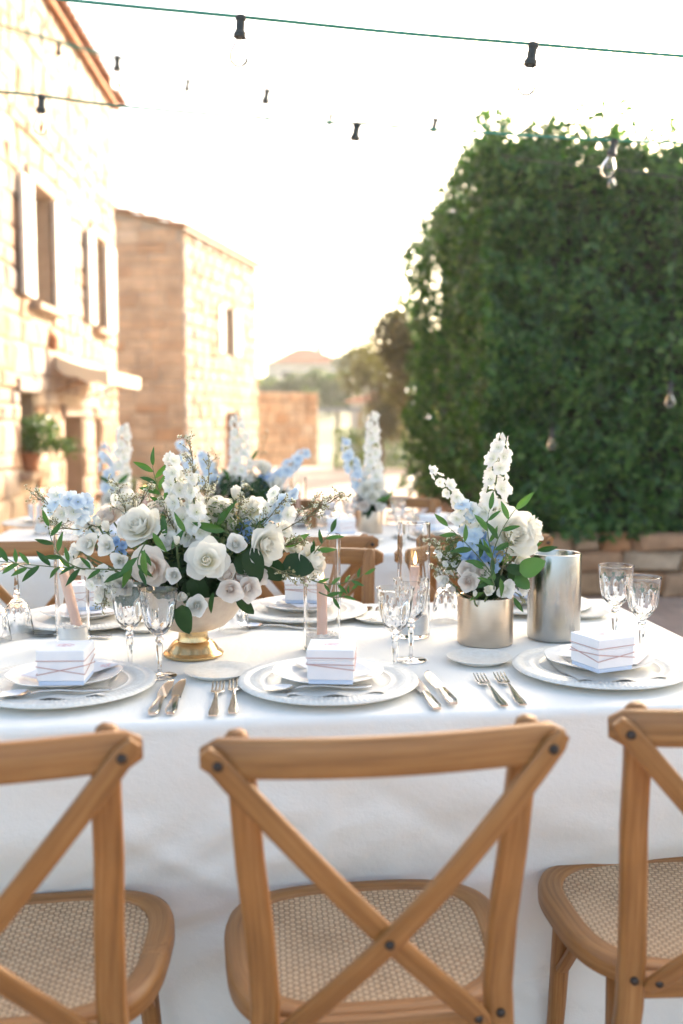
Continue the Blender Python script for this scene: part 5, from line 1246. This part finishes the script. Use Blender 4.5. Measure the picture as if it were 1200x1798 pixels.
# ---- small arrangement in the champagne metal cylinder
base = on(852, 1128, TZ1); Y1 = base.y
def cyl_vase(parent, r, h):
    mb = MB(); mb.lathe([(.0005, 0), (r - .002, 0), (r, .003), (r, h - .002), (r - .001, h), (r - .003, h - .001), (r - .004, .012), (.0005, .01)], 80); return link('metal_vase', mb.mesh('metal_vase', M['champagne'], 40), parent)
S = Bouquet('flower_arrangement', 'small bouquet of white delphinium, peony and blue florets in a champagne metal cylinder', 'flower arrangement', base, Y1, (858, 1010), 'flower arrangements on the tables', 8); S.rz = .06
cyl_vase(S.T, .0615, .106)
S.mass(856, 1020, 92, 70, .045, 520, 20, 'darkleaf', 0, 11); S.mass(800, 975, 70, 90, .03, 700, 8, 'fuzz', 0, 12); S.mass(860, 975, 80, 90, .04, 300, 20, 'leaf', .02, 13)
S.flower(905, 937, 96, gd, w1, -.03, (.45, -1, .35), 'peony'); S.flower(934, 928, 56, 'rose', w1, .0, (1, -.5, .35)); S.flower(915, 985, 44, 'lisianthus', w1, -.02, (.5, -.8, -.3)); S.flower(878, 900, 50, 'rose', w1, .02, (.1, -.5, 1))
S.flower(823, 1021, 36, 'spray', pk, -.07, (-.2, -1, .1)); S.flower(820, 1000, 32, 'spray', pk, -.06, (-.2, -.8, .5)); S.flower(848, 1003, 30, 'spray', pk, -.06, (.1, -.9, .4)); S.flower(858, 1037, 30, 'lisianthus', w1, -.08, (.1, -.7, .7)); S.flower(780, 1020, 32, 'lisianthus', pu, -.02, (-.7, -.8, -.1)); S.flower(890, 1035, 44, 'lisianthus', pu, -.06, (.3, -1, .0)); S.flower(918, 1030, 40, 'lisianthus', pu, -.03, (.8, -.8, .0)); S.flower(795, 1035, 26, 'bud', pk, -.04, (-.5, -.9, .0)); S.flower(834, 1044, 16, 'bud', w1, -.08, (0, -.6, 1))
S.spike([(862, 960), (866, 860), (884, 768)], [0, 0, .0], 27, 66, 44, pu, taper=.5); S.spike([(846, 960), (815, 880), (756, 822)], [0, -.01, -.02], 15, 44, 30, pu, cl2=pu, t0=.3); S.cluster(820, 893, 26, 22, 2, 30, 'blue_petal', -.02); S.cluster(812, 918, 42, 30, 4, 30, 'blue_petal', -.01, pu); S.cluster(838, 905, 40, 40, 4, 30, 'blue_petal', .0, pu); S.cluster(838, 960, 60, 44, 8, 32, 'deepblue_petal', -.03, 'blue_petal'); S.cluster(860, 985, 34, 40, 5, 30, 'deepblue_petal', -.04)
S.spray([(800, 1020), (780, 985), (758, 950)], [0, 0, 0], 16, 34, .5); S.spray([(810, 1020), (800, 975), (795, 945)], [-.02, -.02, 0], 16, 30, .5); S.spray([(880, 1010), (890, 970), (897, 938)], [-.07, -.08, -.08], 9, 22, .0); S.spray([(800, 1030), (775, 1010), (765, 1000)], [0, 0, 0], 12, 28, .2); S.spray([(860, 1010), (872, 975), (880, 960)], [-.06, -.07, -.07], 9, 22, .0); S.spray([(905, 1040), (915, 1045), (918, 1058)], [-.05, -.06, -.06], 5, 16, .0)
S.spike([(800, 1000), (780, 985), (765, 968)], [-.02, -.02, -.02], 8, 22, 16, pu, 'veronica')
S.sprig([(862, 1000), (864, 950), (905, 895)], [-.08, -.10, -.10], 6, 40); S.sprig([(865, 1010), (835, 965), (787, 925)], [-.08, -.09, -.08], 6, 40); S.sprig([(870, 990), (850, 940), (860, 895)], [-.08, -.1, -.08], 5, 36); S.sprig([(868, 1035), (870, 1015), (850, 1000)], [-.09, -.1, -.1], 3, 34)
for a_ in ((912, 1003, 48, 'round', 25, -.06), (905, 1010, 36, 'round', -40, -.05), (868, 1018, 36, 'lance', 200, -.09), (880, 1015, 38, 'lance', -80, -.09), (903, 1048, 34, 'lance', -60, -.06), (925, 970, 34, 'lance', 35, .0), (870, 1005, 34, 'round', -150, -.06), (890, 1000, 36, 'dark', 0, -.05), (898, 1020, 34, 'dark', 60, -.04), (880, 985, 36, 'round', 60, -.04), (850, 1040, 30, 'lance', -150, -.06), (943, 965, 40, 'lance', 5, .03)): S.leaf(*a_)
S.done()

# ---- rear table: three arrangements, candle vases, boxes, glasses
base = on(650, 936); Bq = Bouquet('flower_arrangement', 'blurred bouquet with one tall white spike in a metal cylinder on the rear table', 'flower arrangement', base, base.y, (650, 865), 'flower arrangements on the tables', 5); Bq.rz = .06
cyl_vase(Bq.T, .055, .098)
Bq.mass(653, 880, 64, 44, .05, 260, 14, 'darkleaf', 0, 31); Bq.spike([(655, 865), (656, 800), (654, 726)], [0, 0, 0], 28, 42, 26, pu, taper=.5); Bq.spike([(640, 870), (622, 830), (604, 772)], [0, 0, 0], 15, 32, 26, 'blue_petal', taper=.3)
for f_ in ((642, 858, 32, gd, w1, -.04), (664, 852, 30, gd, w1, -.03), (640, 888, 20, 'spray', pk, -.06), (668, 890, 26, 'lisianthus', pu, -.05), (626, 882, 20, 'spray', pk, -.03), (655, 872, 26, 'rose', w1, -.05), (676, 868, 24, 'lisianthus', pu, 0)): Bq.flower(*f_)
for a_ in ((660, 880, 26, 'lance', 20, -.06), (650, 892, 26, 'dark', -120, -.06), (672, 880, 26, 'lance', 40, -.05)): Bq.leaf(*a_)
Bq.done()
base = on(213, 930); Bl = Bouquet('flower_arrangement', 'blurred white and blue spiked bouquet at the stone house end of the rear table', 'flower arrangement', base, base.y, (205, 870), 'flower arrangements on the tables', 6); Bl.rz = .06
cyl_vase(Bl.T, .055, .098)
Bl.mass(207, 880, 64, 44, .05, 260, 14, 'darkleaf', 0, 41); Bl.spike([(212, 870), (214, 810), (218, 748)], [0, 0, 0], 26, 38, 26, pu, taper=.4); Bl.spike([(196, 875), (186, 830), (184, 780)], [0, 0, 0], 14, 32, 26, 'blue_petal', taper=.3)
for f_ in ((190, 880, 32, gd, w1, -.04), (222, 875, 30, gd, w1, -.03), (205, 890, 24, 'lisianthus', pu, -.05), (180, 890, 22, 'lisianthus', pu, 0)): Bl.flower(*f_)
Bl.leaf(205, 850, 30, 'lance', 40, -.04); Bl.leaf(195, 850, 28, 'lance', 140, -.04); Bl.done()
base = on(420, 935); Bc = Bouquet('flower_arrangement', 'blurred wide arrangement with white spike, rose and blue sprays on the rear table', 'flower arrangement', base, base.y, (425, 870), 'flower arrangements on the tables', 7); Bc.rz = .08
mb = MB(); mb.lathe([(.0005, 0), (.06, 0), (.062, .006), (.045, .025), (.032, .034), (.03, .05), (.05, .058), (.085, .082), (.112, .125), (.118, .142), (.112, .14), (.08, .09), (.001, .066)], 48); link('bowl', mb.mesh('bowl', M['gold'], 50), Bc.T)
Bc.mass(430, 860, 150, 60, .08, 700, 16, 'darkleaf', 0, 51); Bc.spike([(424, 850), (424, 790), (415, 732)], [-.02, -.02, 0], 32, 52, 26, pu, taper=.5)
Bc.spike([(480, 850), (505, 820), (540, 792)], [0, 0, 0], 15, 30, 26, 'blue_petal', taper=.3); Bc.spike([(380, 850), (365, 825), (355, 795)], [0, 0, 0], 12, 34, 26, 'blue_petal', taper=.3); Bc.spike([(350, 860), (330, 820), (318, 775)], [0, 0, 0], 12, 32, 26, 'blue_petal', taper=.3)
for f_ in ((463, 820, 34, gd, w1, -.02), (485, 848, 30, 'rose', w1, -.04), (447, 852, 24, 'spray', pk, -.05), (400, 855, 30, gd, w1, -.04), (375, 862, 28, 'rose', bl, -.03), (425, 870, 26, 'spray', pk, -.06), (505, 862, 24, 'lisianthus', pu, 0), (395, 832, 22, 'lisianthus', pu, 0)): Bc.flower(*f_)
Bc.cluster(465, 850, 30, 30, 4, 24, 'deepblue_petal', -.02); Bc.spray([(430, 850), (460, 800), (470, 765)], [0, 0, 0], 12, 30, .3); Bc.spray([(390, 850), (380, 820), (375, 790)], [0, 0, 0], 12, 30, .6)
for a_ in ((450, 865, 34, 'lance', 20, -.05), (405, 845, 30, 'lance', 120, -.05), (480, 868, 30, 'dark', -20, -.03), (440, 810, 26, 'lance', 60, 0), (470, 868, 28, 'dark', -60, -.05)): Bc.leaf(*a_)
Bc.done()
candle_vase(on(75, 938), 'glass cylinder candle vase near the left end of the rear table', 'pink candle in the blurred vase at the left end of the rear table', (0, 0), True, .2)
candle_vase(on(524, 925), 'glass cylinder candle vase in the middle of the rear table', 'pink candle in the blurred vase in the middle of the rear table', (0, 0), True, .23)
candle_vase(on(256, 930), 'glass cylinder candle vase beside the left bouquet of the rear table', 'pink candle beside the left bouquet of the rear table', (0, 0), True, .22)
gl = [((690, 922), True, 'upturned goblet right of the rear metal flower vase'), ((717, 920), True, 'second upturned goblet beside the rear white gift box'), ((560, 925), True, 'upturned goblet on the rear table right of the blurred candle'), ((590, 930), True, 'upturned goblet just left of the rear metal flower vase'), ((120, 938), True, 'upturned goblet on the rear table beside the left candle vase'), ((300, 930), False, 'upright goblet on the rear table hidden behind the big arrangement'), ((615, 940), False, 'upright goblet on the rear table in front of the metal vase'), ((700, 944), False, 'upright goblet at the near edge of the rear table, right')]
for pxy, inv, lb in gl: goblet(on(*pxy), lb, inv, 1.0)
for k, (pxy, lb) in enumerate((((757, 915), 'on the rear table beside two upturned goblets'), ((575, 917), 'far side of rear table, centre'), ((70, 922), 'far side of the rear table, left end'), ((600, 952), 'near side of rear table before the metal vase'), ((760, 944), 'near side of the rear table, right end'), ((200, 950), 'near side of the rear table behind the big bowl'))):
    p = on(*pxy); link('charger_plate', CH, None, Matrix.Translation(p) @ trot(0), f'cream charger plate, {lb}', 'plate', 'charger plates')
    q = p + Vector((0, 0, .017)); link('dinner_plate', DP, None, Matrix.Translation(q) @ trot(0), f'white plate on a charger, {lb}', 'plate', 'plates stacked on chargers'); favour_box(q + Vector((0, 0, .018)), TA + .2 * k, f'white favour box, {lb}', k)

# ---------------------------------------------------------------- string lights
mb = MB(); SK = MB(); SK.lathe([(.0005, .002), (.011, .002), (.0125, -.001), (.0125, -.007), (.0105, -.010), (.0105, -.030), (.0125, -.034), (.0150, -.038), (.0150, -.046), (.012, -.047), (.0005, -.046)], 16); SKM = SK.mesh('socket', M['socket'], 30)
mb.lathe([(.0085, -.044), (.0095, -.052), (.016, -.066), (.0215, -.080), (.0225, -.090), (.019, -.102), (.010, -.110), (.0006, -.112), (.0005, -.1113), (.0098, -.1092), (.0184, -.1014), (.0217, -.0898), (.0207, -.0805), (.0152, -.0664), (.0087, -.0522), (.0078, -.044)], 24); BLM = mb.mesh('bulb', M['thinglass'], 60)
FIL = MB(); FIL.tube([(-.004, 0, -.046), (-.005, 0, -.07), (.0, .003, -.08), (.005, 0, -.07), (.004, 0, -.046)], .0006, 5); FIM = FIL.mesh('filament', M['silver'], 60)
def string_light(label, pts, sockets, s=1.0, rad=.0028):
    P = [at_y(*p) for p in pts]; L0 = P[0]; T = thing('string_light', label, 'string lights', L0, 0, 'string lights overhead'); P = [p - L0 for p in P]
    # smooth interpolation through the points
    out = []
    for i in range(len(P) - 1):
        p0, p1, p2, p3 = P[max(0, i - 1)], P[i], P[i + 1], P[min(len(P) - 1, i + 2)]
        for k in range(8):
            t = k / 8; out.append(0.5 * ((2 * p1) + (p2 - p0) * t + (2 * p0 - 5 * p1 + 4 * p2 - p3) * t * t + (3 * p1 - p0 - 3 * p2 + p3) * t ** 3))
    out.append(P[-1]); mb = MB(); mb.tube(out, rad, 6); link('cable', mb.mesh('cable', M['cable' if 'hedge' not in label else 'socket'], 60), T)
    for k, q in enumerate(sockets):
        p = at_y(*q) - L0; j = min(range(len(out) - 1), key=lambda i: (out[i] - p).length); a, b_ = out[max(0, j - 1)], out[min(len(out) - 1, j + 1)]; t = max(0, min(1, (p - a).dot(b_ - a) / (b_ - a).length_squared)); p = a.lerp(b_, t)
        Mx = Matrix.Translation(p) @ Matrix.Rotation(R([4, 9, 12, -5, 7, 3][k % 6]), 4, 'Y') @ Matrix.Scale(s, 4)
        so = link('socket', SKM, T, Mx); link('bulb', BLM, so); link('filament', FIM, so)
string_light('thick green cable with two black lamp sockets nearest overhead', [(-260, -42, 2.85), (125, 0, 2.8), (424, 29, 2.75), (700, 57, 2.7), (938, 77, 2.65), (1200, 98, 2.6), (1450, 112, 2.55)], [(424, 27, 2.75), (938, 75, 2.65)], 1.15, .0042)
string_light('string with a large blurred bulb crossing the left house gable', [(-200, 150, 3.9), (0, 161, 3.9), (74, 168, 3.9), (205, 185, 3.9), (410, 203, 3.9), (630, 217, 3.9), (860, 233, 3.95), (1080, 246, 4.0), (1350, 255, 4.0)], [(74, 168, 3.9), (628, 216, 3.9), (1080, 246, 4.0)], 1.3, .0045)
string_light('thin string sagging from the house gable with small sockets', [(-60, 25, 6.2), (0, 42, 6.2), (207, 99, 6.3), (470, 157, 6.4), (640, 186, 6.5), (766, 208, 6.6), (900, 226, 6.8)], [(207, 99, 6.3), (470, 157, 6.4), (766, 208, 6.6)], 1.8, .005)
string_light('faintest string farthest away below the sagging one', [(0, 48, 8.6), (104, 76, 8.6), (331, 140, 8.8), (582, 200, 9.0), (830, 256, 9.4), (960, 282, 10)], [(104, 76, 8.6), (331, 140, 8.8), (582, 202, 9.0), (830, 256, 9.4)], 2.0, .006)
string_light('string with one clear bulb crossing in front of the hedge top', [(880, 272, 6.7), (960, 284, 6.3), (1077, 297, 5.9), (1200, 312, 5.6), (1400, 330, 5.2)], [(1077, 297, 5.9)], 1.0, .0045)
def pendant(px, py, Y, label, ytop):
    p = at_y(px, py, Y); tp = at_y(px, ytop, Y); T = thing('pendant_bulb', label, 'hanging bulb', p, 0, 'bulbs hanging in front of the hedge')
    mb = MB(); mb.tube([(0, 0, 0), (.004, 0, (tp - p).z * .5), (0, 0, (tp - p).z)], .0016, 5); link('cable', mb.mesh('cable', M['socket'], 60), T); Mx = Matrix.Scale(1.25, 4); so = link('socket', SKM, T, Mx); link('bulb', BLM, so); link('filament', FIM, so)
pendant(1178, 672, 5.6, 'clear bulb hanging in front of the hedge near the right edge', 309)
pendant(970, 752, 6.3, 'clear bulb hanging low in front of the hedge above the small bouquet', 285)
